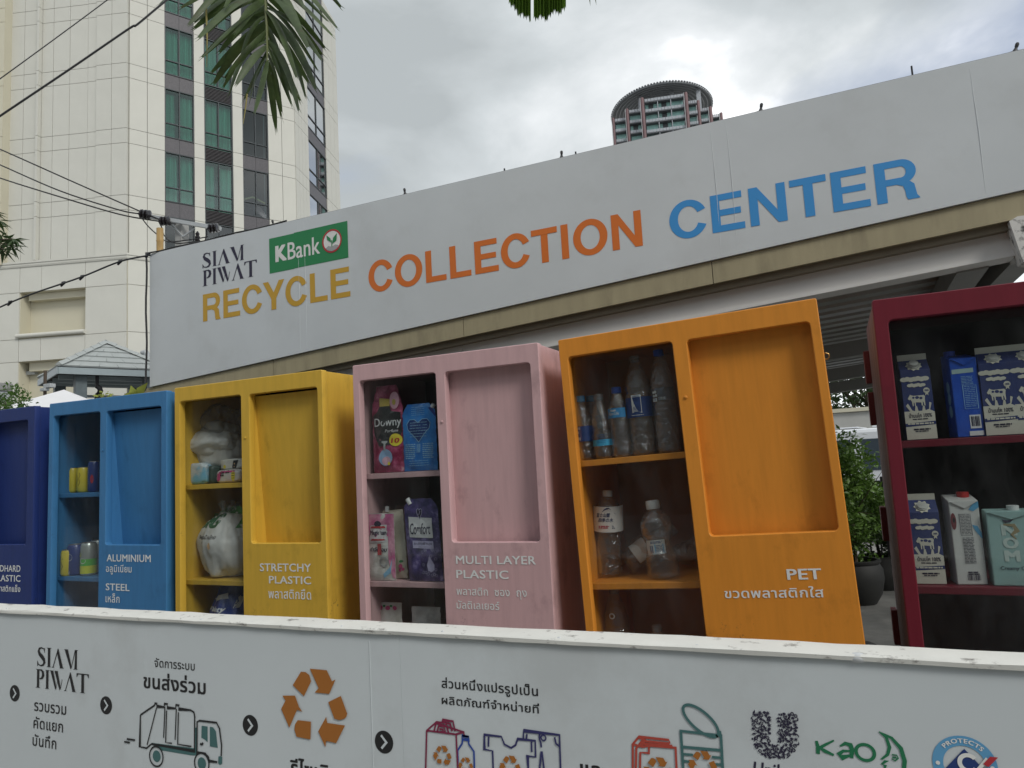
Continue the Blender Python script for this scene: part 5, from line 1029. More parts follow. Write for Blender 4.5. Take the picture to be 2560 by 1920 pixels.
# logotype left
P=Print(); u0=A1(293,520)[0]; serif('SIAM',(u0,A1(620,520)[0],A1(295,582)[1],A1(300,433)[1]),P); serif('PIWAT',(A1(280,680)[0],A1(703,720)[0],A1(280,752)[1],A1(290,607)[1]),P); P.build('logotype',c_blk,fence,FF())
ftext('รวบรวม',A1,(272,910),(525,930),(272,868),(272,937),.016)
ftext('คัดแยก',A1,(266,1040),(500,1080),(300,985),(266,1075),.016)
ftext('บันทึก',A1,(259,1170),(447,1210),(300,1122),(259,1212),.016)
ftext('จัดการระบบ',A1,(1222,570),(1540,590),(1240,520),(1222,592),.012)
ftext('ขนส่งร่วม',A1,(1135,700),(1627,740),(1340,645),(1135,757),.026)
ftext('ส่วนหนึ่งแปรรูปเป็น',A2,(1313,500),(1940,560),(1525,465),(1740,577),.014)
ftext('ผลิตภัณฑ์จำหน่ายที่',A2,(1313,600),(1948,660),(1490,578),(1600,652),.014)
ftext('รีไซเคิล',A2,(328,1040),(640,1080),(440,985),(328,1095),.03)
ftext('และ',A3,(97,610),(232,610),(97,588),(97,655),.03)
# arrows in discs
for Z,(cx,cy),(rx,ry) in ((A1,(118,799),(36,65)),(A1,(840,894),(44,71)),(A1,(1979,1052),(57,82)),(A2,(938,871),(57,74))):
    c=Z(cx,cy); ry_=abs(Z(cx,cy-ry)[1]-c[1]); 
    Print().disc(c,ry_).build('arrow_disc',c_blk,fence,FF()); P=Print().stroke([(c[0]-ry_*.28,c[1]+ry_*.58),(c[0]+ry_*.28,c[1]),(c[0]-ry_*.28,c[1]-ry_*.58)],ry_*.22); P.build('arrow_mark',m_panel,fence,FF(2))
# refuse truck drawing
c_teal=solid('print_teal',(.055,.145,.145),.5); SW=.0042
def S1_(P,pts,w=SW,close=False,Z=A1): P.stroke([Z(*p) for p in pts],w,close)
P=Print()
P.poly([A1(*q) for q in ((1200,1190),(1545,1235),(1545,1070),(1560,1070),(1560,1290),(1520,1290),(1280,1250),(1205,1205))])
P.poly([A1(*q) for q in ((1595,1055),(1642,1062),(1642,1185),(1620,1165),(1593,1150))]); P.poly([A1(*q) for q in ((1660,1063),(1685,1068),(1708,1100),(1722,1230),(1660,1218))])
P.disc(A1(1240,1296),abs(A1(1240,1296)[1]-A1(1240,1250)[1])); P.disc(A1(1597,1352),abs(A1(1597,1352)[1]-A1(1597,1305)[1])); P.poly([A1(*q) for q in ((1728,1298),(1745,1295),(1758,1302),(1758,1355),(1740,1365),(1726,1352))])
P.build('truck_drawing',c_teal,fence,FF())
P=Print()
S1_(P,[(1113,970),(1225,893),(1228,877),(1243,880),(1243,900),(1300,908),(1303,880),(1327,884),(1324,912),(1390,918),(1394,890),(1418,894),(1414,922),(1510,932),(1535,948),(1542,980),(1540,1255),(1200,1198),(1162,1232),(1108,1220),(1113,970)],.0048)
S1_(P,[(1240,915),(1166,1205)]); S1_(P,[(1307,905),(1297,1150)]); S1_(P,[(1320,935),(1313,1187),(1362,1193)]); S1_(P,[(1397,920),(1388,1165)]); S1_(P,[(1414,948),(1408,1200),(1516,1218)])
S1_(P,[(1560,1280),(1562,1022),(1580,1014),(1715,1030),(1738,1075),(1755,1210),(1752,1295)],.0048); S1_(P,[(1560,1262),(1625,1272),(1650,1300),(1658,1332),(1722,1342)],.0048)
S1_(P,[(1585,1197),(1600,1202),(1610,1190)],.006); S1_(P,[(986,1180),(1032,1188)],.005); S1_(P,[(1007,1158),(1072,1168)],.005)
for c,yy in ((A1(1240,1296),1385),(A1(1597,1352),1440)): r=abs(c[1]-A1(1240,yy if yy<1400 else 1440)[1]); r=.0295*1; P.ring(c,r-.0045,r)
P.build('truck_drawing',c_blk,fence,FF(2))
# recycling loop
RL=[[(458,393),(568,403),(602,475),(625,463),(585,557),(490,548),(515,520)],[(347,500),(400,413),(430,415),(455,435),(467,475),(420,572)],[(280,568),(362,568),(388,640),(410,673),(375,660),(325,777),(272,655),(300,600)],[(380,727),(466,737),(463,853),(372,835),(358,790),(362,755)],[(565,705),(572,745),(687,762),(630,877),(565,862),(560,903),(513,800)],[(578,610),(660,570),(702,685),(695,708),(680,719),(650,727),(618,718)]]
RW=[[A2(*q) for q in p] for p in RL]; cx=sum(q[0] for p in RW for q in p)/sum(len(p) for p in RW); cz=sum(q[1] for p in RW for q in p)/sum(len(p) for p in RW)
c_loop=solid('print_burnt_orange',(.36,.13,.02),.5)
def loop(c,k,kx=1):
    P=Print()
    for p in RW: P.poly([(c[0]+(q[0]-cx)*k*kx,c[1]+(q[1]-cz)*k) for q in p])
    P.build('recycling_symbol',c_loop,fence,FF(3))
loop((cx,cz),1)
def ht(Z,x,ya,yb): return abs(Z(x,ya)[1]-Z(x,yb)[1])
H0=ht(A2,480,393,903)
loop(A2(1321,957),ht(A2,1321,890,1022)/H0); loop(A2(1473,1020),ht(A2,1473,965,1075)/H0*.95); loop(A2(1762,1030),ht(A2,1762,962,1110)/H0); loop(A3(470,625),.30); loop(A3(682,590),.27)
# shopping bag, water bottle, shirt, trousers
c_mrn=solid('print_maroon',(.20,.015,.055),.5); c_bl2=solid('print_royal',(.02,.06,.30),.5)
s=lambda pts,w=.0042,close=False:P.stroke([A2(*p) for p in pts],w,close)
P=Print(); s([(1210,1060),(1217,795),(1275,745),(1455,805),(1462,830)]); s([(1217,795),(1405,820),(1462,805)]); s([(1420,1060),(1408,820)]); s([(1265,800),(1280,740),(1340,745),(1360,812)]); s([(1285,805),(1295,765),(1328,768),(1340,808),(1288,804)]); s([(1300,785),(1322,788),(1322,805)]); s([(1318,745),(1322,728),(1388,735),(1402,800)]); s([(1345,748),(1370,752),(1382,800)]); P.build('bag_drawing',c_mrn,fence,FF(2))
P=Print(); s([(1448,830),(1490,835),(1492,857),(1446,852)],close=True); s([(1450,857),(1447,880),(1418,925),(1420,985),(1418,1060)]); s([(1487,860),(1492,885),(1524,932),(1526,990),(1528,1060)]); P.build('bottle_drawing',c_bl2,fence,FF(2))
P=Print(); s([(1650,1060),(1645,928),(1592,918),(1592,822),(1702,835),(1722,885),(1765,908),(1795,890),(1808,850),(1922,862),(1925,968),(1872,960),(1878,1060)]); s([(1620,835),(1618,900)]); s([(1898,868),(1900,935)]); s([(1845,848),(1848,796),(2080,824),(2088,1060)]); s([(1868,818),(1866,848)]); s([(1950,812),(1950,850),(1960,880),(1962,905)]); s([(2048,838),(2058,880),(2082,900)]); s([(1962,930),(1950,1060)]); s([(1966,930),(1982,1060)]); P.ring(A2(1976,842),.004,.0075); P.build('clothes_drawing',solid('print_indigo',(.03,.03,.12),.5),fence,FF(2))
c_brick=solid('print_brick_red',(.42,.06,.04),.5); s=lambda pts,w=.0046,close=False:P.stroke([A3(*p) for p in pts],w,close)
P=Print(); s([(348,640),(348,495),(378,460),(520,475),(523,492)]); s([(362,640),(365,515),(400,470)]); s([(523,492),(400,480)]); s([(382,640),(384,535),(425,538),(425,502),(395,508),(348,495)]); s([(400,493),(535,503),(536,512)]); s([(425,502),(552,512),(558,640)]); s([(372,460),(405,476),(388,508)]); P.build('paper_drawing',c_brick,fence,FF(2))
P=Print(); s([(590,645),(577,432),(768,455),(778,645)],.0056); s([(583,508),(775,525)],.0056); 
el=[(672+106*math.cos(a)*math.cos(.72)-42*math.sin(a)*math.sin(.72),384+106*math.cos(a)*math.sin(.72)+42*math.sin(a)*math.cos(.72)) for a in [2*PI*k/36 for k in range(36)]]
P.stroke([A3(*p) for p in el],.0056,True); s([(762,432),(766,456)],.0056); s([(588,542),(635,546)],.005); s([(588,575),(618,578)],.005); s([(725,556),(772,560)],.005); s([(735,590),(774,593)],.005); P.build('can_drawing',c_teal,fence,FF(2))
# ornamental U mark: a U filled with many small motifs
P=Print(); rnd=random.Random(11)
def inU(x,y):
    if y<475: return (922<x<1000) or (1042<x<1128 and y>350)
    dx_=(x-1030)/105; dy_=(y-475)/88; r=math.hypot(dx_,dy_); return r<1 and not (abs(x-1022)<24 and y<500)
pts=[]
for tries in range(5000):
    x=rnd.uniform(920,1134); y=rnd.uniform(342,565)
    if inU(x,y) and all((x-a)**2+(y-b)**2>12.5**2 for a,b in pts): pts.append((x,y))
    if len(pts)>150: break
for i,(x,y) in enumerate(pts):
    c=A3(x,y); k=i%6; a0=rnd.uniform(0,6.28); r=.0036
    if k==0: P.poly([(c[0]+(r*1.3 if j%2 else r*.55)*math.cos(a0+j*PI/6),c[1]+(r*1.3 if j%2 else r*.55)*math.sin(a0+j*PI/6)) for j in range(12)])
    elif k==1: P.ring(c,r*.5,r,12); P.disc(c,r*.2,r*.2,6)
    elif k==2: P.poly([(c[0]+r*1.5*math.cos(a0),c[1]+r*1.5*math.sin(a0)),(c[0]+r*.6*math.cos(a0+1.57),c[1]+r*.6*math.sin(a0+1.57)),(c[0]-r*1.5*math.cos(a0),c[1]-r*1.5*math.sin(a0)),(c[0]+r*.6*math.cos(a0-1.57),c[1]+r*.6*math.sin(a0-1.57))])
    elif k==3: P.stroke([(c[0]+r*1.3*math.cos(a0+t_)*(1-t_*.1),c[1]+r*1.1*math.sin(a0+t_)) for t_ in (0,.8,1.6,2.4,3.2)],[.0006,.0018,.0026,.0018,.0006])
    elif k==4: P.disc(c,r*.9,r*.7,9)
    else: P.disc((c[0]+r*.5,c[1]),r*.5,r*.8,8); P.disc((c[0]-r*.6,c[1]),r*.45,r*.6,8)
P.build('logo_mark',c_nvy,fence,FF())
ftext('Unil',A3,(922,610),(1050,620),(922,578),(922,642),.02,m=c_nvy,shear=.2)
# green logo with crescent profile
c_kg=solid('print_logo_green',(.012,.16,.07),.5)
P=Print(); S3=lambda pts,w: P.stroke([A3(*p) for p in pts],w)
S3([(1222,480),(1230,508),(1230,542)],[.005,.007,.007]); S3([(1306,478),(1262,500),(1240,512),(1262,528),(1306,548)],[.003,.005,.0055,.007,.004])
S3([(1335,505),(1360,492),(1385,500),(1392,520),(1390,562)],[.003,.006,.008,.008,.006]); S3([(1390,528),(1350,528),(1330,542),(1345,560),(1388,548)],[.003,.005,.007,.006,.003])
P.ring((A3(1455,535)),.0125,.0185,30,ell=.92)
S3([(1520,436),(1555,462),(1571,510),(1562,545),(1532,568),(1558,574),(1535,590),(1552,598),(1548,612)],[.002,.005,.006,.005,.003,.004,.003,.004,.003]); S3([(1520,436),(1580,465),(1625,515),(1643,575),(1640,612)],[.002,.005,.007,.0075,.007]); S3([(1582,545),(1605,548),(1612,562),(1598,575),(1582,566)],.0022); S3([(1584,558),(1604,560)],.003); P.build('logo_mark',c_kg,fence,FF())
# blue ring with arched capitals and triangle
c=A3(1931,610); ro=abs(c[1]-A3(1905,455)[1]); ro=abs(A3(1775,610)[0]-A3(2087,630)[0])/2; c=(c[0],A3(1905,455)[1]-ro); c_pb=solid('print_sky_blue',(.11,.33,.56),.5)
Print().ring(c,ro*.66,ro,56).build('logo_ring',c_pb,fence,FF()); rr=ro*.76
def arc(p): a=PI/2-(p.x)/(rr+.0)*1.0; q=rr+p.y; return (c[0]+q*math.cos(a),c[1]+q*math.sin(a))
P=Print(); wd=rr*1.62; P.text('PROTECTS',(-wd/2,wd/2,0,ro*.155),bold=.03,fn=arc,spacing=1.15); P.disc((c[0]-ro*.83,c[1]+ro*.0),.0035).disc((c[0]+ro*.83,c[1]-ro*.0),.0035); P.build('lettering',c_wht,fence,FF(2))
P=Print(); P.poly([(c[0]-.05,c[1]-.03),(c[0]+.05,c[1]-.03),(c[0]+.002,c[1]+ro*.57)]).build('logo_triangle',solid('print_deep_blue',(.015,.04,.17),.5),fence,FF(2)); P=Print().ring((c[0]+.006,c[1]+.005),.010,.017,24,R(40),R(320)); P.stroke([(c[0]+.014,c[1]-.012),(c[0]+.036,c[1]+.016)],.006); P.build('logo_letter',c_wht,fence,FF(3)); Print().poly([(c[0]+.028,c[1]+.006),(c[0]+.040,c[1]+.020),(c[0]+.052,c[1]+.020),(c[0]+.036,c[1]+.002)]).build('logo_flash',c_red,fence,FF(4))
# ================================================================ KIOSK WITH TILED ROOF AND HOIST HOOK
m_tile=mat('pale_green_grey_tile',(.34,.365,.36),.6,var=.06,scale=4,dirt=.2,dcol=(.25,.28,.27)); m_post=mat('weathered_blue_grey_post',(.09,.115,.125),.6,var=.2,scale=5,dirt=.4,dcol=(.03,.035,.035)); m_eave=mat('blue_grey_eave',(.27,.32,.34),.5,var=.05,scale=3); m_under=mat('dark_timber',(.02,.02,.02),.8)
KP=at(146,920,15.); ka=R(66); KA=2.25
kT=Matrix.Translation((KP.x,KP.y,0))@Matrix.Rotation(ka,4,'Z'); ZE=KP.z
kiosk=thing('tiled_roof_kiosk','small open kiosk with pale tiled pyramid roof and blue grey posts behind the blue cabinet','kiosk',M=kT)
apex=Vector((KA/2,KA/2,ZE+.78)); cor=[Vector((0,0,ZE+.04)),Vector((KA,0,ZE+.04)),Vector((KA,KA,ZE+.04)),Vector((0,KA,ZE+.04))]
ROWS=5
for side in range(4):
    A,B=cor[side],cor[(side+1)%4]; nrm=(B-A).cross(apex-A).normalized()
    if nrm.z<0: nrm=-nrm
    for r_ in range(ROWS):
        t0=r_/ROWS; t1=(r_+1)/ROWS*1.0; L0=A.lerp(apex,t0); R0=B.lerp(apex,t0); L1=A.lerp(apex,min(.995,t1+.02)); R1=B.lerp(apex,min(.995,t1+.02)); nt_=max(1,round((R0-L0).length/.36))
        for q in range(nt_):
            a,b=q/nt_,(q+1)/nt_; g_=.004
            p=[L0.lerp(R0,a)+(B-A).normalized()*g_,L0.lerp(R0,b)-(B-A).normalized()*g_,L1.lerp(R1,b),L1.lerp(R1,a)]
            mb=MB(); mb.add([p[0]+nrm*.035,p[1]+nrm*.035,p[2]+nrm*.008,p[3]+nrm*.008,p[0],p[1],p[2]-nrm*.01,p[3]-nrm*.01],[(0,1,2,3),(5,4,7,6),(4,5,1,0),(6,7,3,2),(5,6,2,1),(7,4,0,3)]); mb.build('tile',m_tile,kiosk)
for cnr in cor:
    d=(apex-cnr); 
    for q in range(6):
        a=cnr+d*(q/6)+Vector((0,0,.03)); b=cnr+d*((q+1)/6+.012)+Vector((0,0,.02)); sd=d.cross(Vector((0,0,1))).normalized()*.085
        MB().add([a+sd,a+Vector((0,0,.07)),a-sd,b+sd,b+Vector((0,0,.055)),b-sd],[(0,1,4,3),(1,2,5,4),(2,0,3,5),(0,2,1),(3,4,5)]).build('ridge_tile',m_tile,kiosk)
for x0,x1,y0,y1 in ((0,KA,-.03,.0),(0,KA,KA,KA+.03),(-.03,0,0,KA),(KA,KA+.03,0,KA)): MB().box(x0,x1,y0,y1,ZE-.12,ZE+.02).build('eave_board',m_eave,kiosk)
MB().box(.002,KA-.002,.002,KA-.002,ZE-.06,ZE-.03).build('ceiling',m_under,kiosk)
for x,y in ((.45,.25),(KA-.45,.25),(KA-.35,KA-.35),(.35,KA-.35)): MB().box(x-.11,x+.11,y-.11,y+.11,0,ZE-.06).build('post',m_post,kiosk,bevel=.01)
for y in (.6,1.2,1.8): MB().box(.1,KA-.1,y-.04,y+.04,ZE-.16,ZE-.065).build('ceiling_beam',m_eave,kiosk)
MB().box(0.1,KA-.1,KA-.5,KA-.44,ZE-.42,ZE-.36).build('cross_rail',m_eave,kiosk)
for z in (.0,.33,.66): MB().box(1.32,1.42,KA-.4,KA-.34,ZE-1.75+z,ZE-1.70+z).build('lattice_bar',m_under,kiosk)
MB().box(1.22,1.30,KA-.42,KA-.34,ZE-1.9,ZE-.4).build('lattice_post',m_under,kiosk)
m_hook=mat('dark_hook_steel',(.015,.015,.017),.5,metal=.5)
hp=at(244,985,15.6); hook=thing('hoist_hook','black hoist hook hanging under the tiled kiosk roof','hook',hp)
s_=.0087
hk=[(243,975),(247,982),(252,988),(251,996),(243,999),(238,995)]; hv=[at(x-1,y,15.6)-hp for x,y in ((244,940),(244,958),(243,966),(250,970),(252,977),(249,984),(243,987),(240,984))]
MB().tube(hv[:3],.035,6).build('hook_shank',m_hook,hook,True); MB().tube(hv[2:],[.05,.055,.06,.055,.045,.015],8).build('hook_bend',m_hook,hook,True)
hb=[at(x,y,15.6)-hp for x,y in ((246,987),(244,1000),(244,1040))]; MB().tube(hb,[.06,.07,.07],8).build('hook_block',m_hook,hook,True)
# ---- marquee tent
TPk=at(160,974,10.5); m_tent=mat('white_tent_fabric',(.80,.80,.82),.6,var=.02,trans=.15)
tent=thing('marquee_tent','white pointed marquee tent roof rising behind the blue cabinets','tent',(TPk.x,TPk.y,0),(0,0,R(38)))
mb=MB(); c4=[(-2.3,-2.3),(2.3,-2.3),(2.3,2.3),(-2.3,2.3)]; zt=TPk.z; n=8
for k in range(4):
    A=Vector((*c4[k],zt-.85)); B=Vector((*c4[(k+1)%4],zt-.85)); ap=Vector((0,0,zt)); vs=[]
    for j in range(n+1):
        t_=j/n; sag=-.10*math.sin(PI*t_)**1.0
        for i in range(5): p=A.lerp(B,i/4).lerp(ap,t_); vs.append(p+Vector((0,0,sag)))
    m2=MB().add(vs,[(j*5+i,j*5+i+1,(j+1)*5+i+1,(j+1)*5+i) for j in range(n) for i in range(4)]); m2.build('roof_panel',m_tent,tent,True)
    MB().add([A,B,B-Vector((0,0,.28)),A-Vector((0,0,.28))],[(0,1,2,3)]).build('valance',m_tent,tent); MB().box(A.x*.98-.03,A.x*.98+.03,A.y*.98-.03,A.y*.98+.03,0,zt-.88).build('tent_leg',m_steel,tent)
# ================================================================ POWER POLE, WIRES
m_conc=mat('pole_concrete',(.34,.34,.33),.8,var=.1,scale=9); m_galv=mat('galvanised_steel',(.40,.42,.43),.5,metal=.3,var=.08); m_ins=mat('insulator_brown_black',(.018,.015,.017),.25,spec=.6); m_wire=mat('black_wire',(.012,.012,.013),.5)
DP=14.; pp=at(455,600,DP); pole=thing('power_pole','concrete power pole with steel crossarm and black insulators rising behind the sign','power pole',(pp.x,pp.y,0))
def w(x,y,d=DP): return at(x,y,d)
zt=w(455,558).z; MB().box(pp.x-.09,pp.x+.09,pp.y-.09,pp.y+.09,0,zt).build('pole_shaft',m_conc,pole,world=True,bevel=.01)
def bar(p,q,r,nm,mt,seg=4,par=pole): return MB().tube([p,q],r,seg).build(nm,mt,par,world=True)
bar(w(372,541,DP-.15),w(552,572,DP-.15),.05,'crossarm',m_galv); bar(w(372,541,DP+.15),w(552,570,DP+.15),.04,'crossarm',m_galv)
bar(w(425,556,DP-.1),w(457,592,DP-.1),.02,'brace',m_galv); bar(w(487,571,DP-.1),w(457,592,DP-.1),.02,'brace',m_galv)
def insul(a,b,nm='insulator'):
    a=Vector(a);b=Vector(b); d=(b-a); L_=d.length; q=d.to_track_quat('Z','Y').to_matrix().to_4x4(); q.translation=a; o=None
    pr=[(.02,0)]
    for k in range(3):
        z=L_*(.12+.29*k); pr+=[(.03,z),(.088,z+.02),(.092,z+.05),(.035,z+.065)]
    pr+=[(.02,L_)]; o=MB().lathe(pr,14,T=q).build(nm,m_ins,pole,True,world=True)
insul(w(346,534,DP-.2),w(377,538,DP-.2)); insul(w(397,553,DP-.2),w(425,552,DP-.2)); insul(w(518,572,DP-.2),w(546,569,DP-.2))
q=Matrix.Translation(w(494,612,DP-.1)); MB().lathe([(.03,0),(.05,.02),(.05,.04),(.03,.05),(.05,.08),(.05,.10),(.03,.11),(.05,.14),(.05,.16),(.03,.17),(.04,.22),(.01,.27)],12,T=q).build('insulator',m_ins,pole,True,world=True)
def wire(label,pts,r,cat='cable',grp='overhead power lines',name='overhead_wire',clips=0):
    P_=[at(*p) for p in pts]; 
    out_=[]
    for i in range(len(P_)-1):
        a=P_[max(i-1,0)];b=P_[i];c=P_[i+1];d=P_[min(i+2,len(P_)-1)]
        for k in range(6):
            t_=k/6; out_.append(.5*((2*b)+(c-a)*t_+(2*a-5*b+4*c-d)*t_*t_+(3*b-a-3*c+d)*t_**3))
    out_.append(P_[-1]); base=P_[0]
    mb=MB().tube([q-base for q in out_],r,5); o=mb.build(name,m_wire,None,True,loc=base); return tag(o,label,cat,grp)
wire('thin power line slanting up over the top left corner, upper one',((-60,240,15),(0,197,15),(140,95,15.5),(268,0,16),(330,-50,16)),.012)
wire('thicker kinked power line slanting up from the left edge to the top',((-60,330,13),(0,290,13),(170,176,13.3),(322,72,13.6),(342,62,13.6),(412,4,13.8),(470,-40,14)),.020)
wire('upper of the three power lines running down to the crossarm',((-60,350,15),(0,373,14.5),(200,462,14),(395,547,13.8),(440,560,13.8)),.014)
wire('middle of the three power lines running down to the crossarm',((-60,388,15),(0,412,14.5),(150,477,14),(295,524,13.9),(346,534,13.8)),.014)
wire('lowest of the three power lines running down to the crossarm',((-60,420,15),(0,445,14.5),(150,492,14),(300,536,13.9),(397,553,13.8)),.014)
wire('loose jumper wire looping from the left insulator to behind the sign',((348,536,13.8),(370,565,13.7),(394,587,13.7),(420,604,13.8),(470,600,13.8),(520,592,13.8)),.012)
wire('second jumper wire sagging below the crossarm',((397,554,13.8),(405,570,13.8),(412,590,13.8),(440,608,13.8),(500,603,13.8)),.012)
wire('short drop wire hanging from the right insulator',((516,573,13.8),(517,585,13.8),(512,605,13.8)),.012)
wire('twisted black cable with clips from the left edge to the sign corner',((-40,790,4.6),(0,768,4.55),(80,735,4.5),(200,694,4.4),(300,654,4.35),(376,638,4.33)),.0055,grp=None)
mbx=MB()
cdep=thing('sign_cable','black cable following the top edge of the white sign and hanging down its left end','cable',(SX0,3.97,ZT))
pts=[(SX0-.01,3.965,ZT+.005)]
for k in range(9): pts.append((SX0+.12+.16*k,3.99,ZT+.009+.004*math.sin(k*1.7)))
MB().tube([Vector(p)-Vector((SX0,3.97,ZT)) for p in pts],.006,6).build('top_run',m_wire,cdep,True)
pts=[(SX0-.012,3.962,ZT+.01)]+[(SX0-.014+.006*math.sin(k*1.3),3.965,ZT-.12*k) for k in range(1,10)]+[(SX0-.02,3.96,ZS(SX0)-.02),(SX0-.10,3.95,ZS(SX0)-.08),(SX0-.2,3.94,ZS(SX0)-.17)]
MB().tube([Vector(p)-Vector((SX0,3.97,ZT)) for p in pts],.0075,6).build('hanging_run',m_wire,cdep,True)
CLN=['small black leftmost','small black second','larger grey tipped middle','small black fourth','small black rightmost']
for (x,y) in ((25,758),(158,710),(205,694),(300,656),(370,638)):
    p=at(x,y,4.45); o=MB().tube([Vector((-.02,0,-.012)),Vector((0,0,.006)),Vector((.02,0,.012))],[.006,.012,.004],5).build('cable_clip',m_wire,None,loc=p); tag(o,CLN.pop(0)+' clip on the twisted black cable','cable clip','clips on the twisted cable')
for (x,y,r) in ((399,600,.1),):
    p=at(400,632,12.); a=at(399,569,12.)
    m_bam=mat('yellow_bamboo',(.42,.27,.10),.6,var=.2,scale=3,st=(6,6,.6),dirt=.3,dcol=(.2,.12,.05))
    L_=(a-p).length; o=thing('bamboo_pole','cut bamboo pole standing behind the left end of the sign','pole',(p.x,p.y,0)); zt=a.z
    MB().lathe([(.055,0),(.055,p.z-.3),(.060,p.z-.02),(.055,p.z),(.055,p.z+.18),(.061,p.z+.2),(.055,p.z+.22),(.055,zt)],12).build('cane',m_bam,o,True); MB().lathe([(.042,zt-.02),(.055,zt+.001)],12).build('cane_rim',m_bam,o)
# misting nozzles along the sign top
m_noz=mat('nozzle_black',(.015,.015,.017),.5)
for i,(x,y) in enumerate(((684,562),(1013,488),(1404,395),(1901,275),(2535,117))):
    p=onY(x,y,4.02); p.z=ZT+.012; o=thing('mist_nozzle',('first from the left','second from the left','third from the left','fourth from the left','last at the right')[i]+' of the small black misting nozzles on the sign top','nozzle',p,group='misting nozzles on the sign top')
    MB().lathe([(.012,0),(.009,.012),(.006,.02),(.008,.026),(.009,.04),(.006,.046)],10,T=Matrix.Rotation(R(-15+i*9),4,'Y')).build('nozzle_body',m_noz,o,True)
    MB().tube([(-.035,0,.001),(-.01,0,.004),(.01,0,.004),(.03,0,.001)],.0035,6).build('hose',m_noz,o,True)
for i,(x,y,h) in enumerate(((2281,186,.045),(1262,440,.012),(1440,394,.012))):
    p=onY(x,y,4.02); o=MB().box(-.004,.004,-.004,.004,0,h+.01).build('metal_pin',m_noz,None,loc=(p.x,4.02,ZT+.01)); tag(o,('tall thin dark pin sticking up near the right end of the sign top','tiny dark stub left of the third nozzle on the sign top','tiny dark stub right of the third nozzle on the sign top')[i],'pin','pins on the sign top')
# ================================================================ TREES AND PLANTS
m_palm=mat('palm_leaflet',(.06,.095,.028),.4,var=.5,scale=9,st=(1,1,1),dirt=.35,dcol=(.11,.075,.03),dscale=14,trans=.35,spec=.5); m_rach=mat('palm_rachis',(.13,.15,.05),.5); m_dry=mat('dry_palm_fibre',(.30,.26,.08),.7)
m_fan=mat('fan_leaf_green',(.10,.19,.025),.45,var=.45,scale=3,st=(9,9,.6),trans=.5)
fr=at(665,-120,3.4); frond=thing('palm_frond','drooping green palm frond hanging into the top of the picture over the hotel windows','palm frond',fr)
rp=[(662,-160,3.6),(663,-60,3.5),(664,0,3.43),(667,60,3.36),(668,120,3.3),(668,180,3.26)]
MB().tube([at(*p)-fr for p in rp],[.011,.010,.009,.007,.005,.002],7).build('rachis',m_rach,frond,True)
def rpt(t_): 
    q=t_*(len(rp)-1); i=min(int(q),len(rp)-2); return at(*rp[i]).lerp(at(*rp[i+1]),q-i)
lf=[]; rnd=random.Random(21)
TL=[(.02,430,-20),(.06,400,8),(.12,452,22),(.18,470,60),(.22,488,52),(.28,490,65),(.34,500,92),(.38,512,88),(.42,506,137),(.46,540,100),(.50,505,140),(.54,545,128),(.58,528,176),(.62,541,205),(.66,560,190),(.70,562,215),(.74,576,232),(.78,590,210),(.82,610,243),(.86,622,262),(.90,634,276),(.24,560,40),(.40,590,80),(.52,600,140),(.05,520,20),(.15,560,15),(.33,545,28)]
TRr=[(.0,835,-10),(.05,848,22),(.12,844,72),(.18,815,50),(.22,828,92),(.30,810,118),(.36,808,140),(.42,790,175),(.46,800,150),(.50,786,218),(.55,770,200),(.60,765,235),(.66,752,255),(.70,740,250),(.74,748,275),(.78,730,258),(.84,705,280),(.90,700,290),(.96,688,316),(.99,672,230),(.26,760,90),(.48,745,190),(.62,720,220),(.10,760,20),(.34,770,120)]
for side,T_ in ((-1,TL),(1,TRr)):
    for (t_,tx,ty) in T_:
        base=rpt(min(1,t_)); dep=3.3+rnd.uniform(-.28,.28); tip=at(tx+rnd.uniform(-4,4),ty+rnd.uniform(-4,4),dep); d=tip-base; L_=d.length; wv=rnd.uniform(.019,.031)*min(1.1,L_/.4+.25)
        sdv=d.cross(CF).normalized(); nn=sdv.cross(d).normalized(); ang=rnd.uniform(-.9,.9); sdv=Matrix.Rotation(ang,3,d.normalized())@sdv; nn=sdv.cross(d).normalized()
        mb=MB(); vs=[]; K=9; bow=Vector((0,0,1))*L_*rnd.uniform(.05,.12)+nn*rnd.uniform(-.03,.03)
        for k in range(K+1):
            s_=k/K; p=base.lerp(tip,s_)+bow*math.sin(PI*s_)-fr; ww=wv*.5*(.28+.9*math.sin(PI*min(1,s_*.75+.12))**.9)*(1 if s_<.86 else 1-(s_-.86)*2.2); f_=.25*ww
            vs+=[p-sdv*ww+nn*f_,p,p+sdv*ww+nn*f_]
        fs=[(k*3+j,k*3+j+1,k*3+j+4,k*3+j+3) for k in range(K) for j in (0,1)]; b=len(vs); e=vs[-2]; dd=d.normalized()
        # frayed tip
        a,c=vs[-3],vs[-1]; vs+=[a+dd*rnd.uniform(.01,.045),a.lerp(e,.6),e+dd*rnd.uniform(-.005,.03),e.lerp(c,.5),c+dd*rnd.uniform(.02,.06)]
        q=K*3; fs+=[(q,b+1,b),(b+1,q+1,b+2),(q+1,b+3,b+2),(b+3,q+2,b+4)]
        mb.add(vs,fs); mb.build('leaflet',m_palm,frond,True)
def hang(lab,pts,r):
    P_=[at(*p) for p in pts]; o=MB().tube([q-P_[0] for q in P_],r,5).build('hanging_strand',m_dry,None,True,loc=P_[0]); tag(o,lab,'palm strand')
hang('pale yellow green palm strand hanging straight down left of the frond',((514,-40,3.2),(516,40,3.2),(518,100,3.2),(517,168,3.2)),[.004,.0045,.0035,.001])
hang('thin brown dry strand below the left side of the frond',((618,235,3.2),(614,270,3.2),(608,310,3.2)),[.0035,.003,.001])
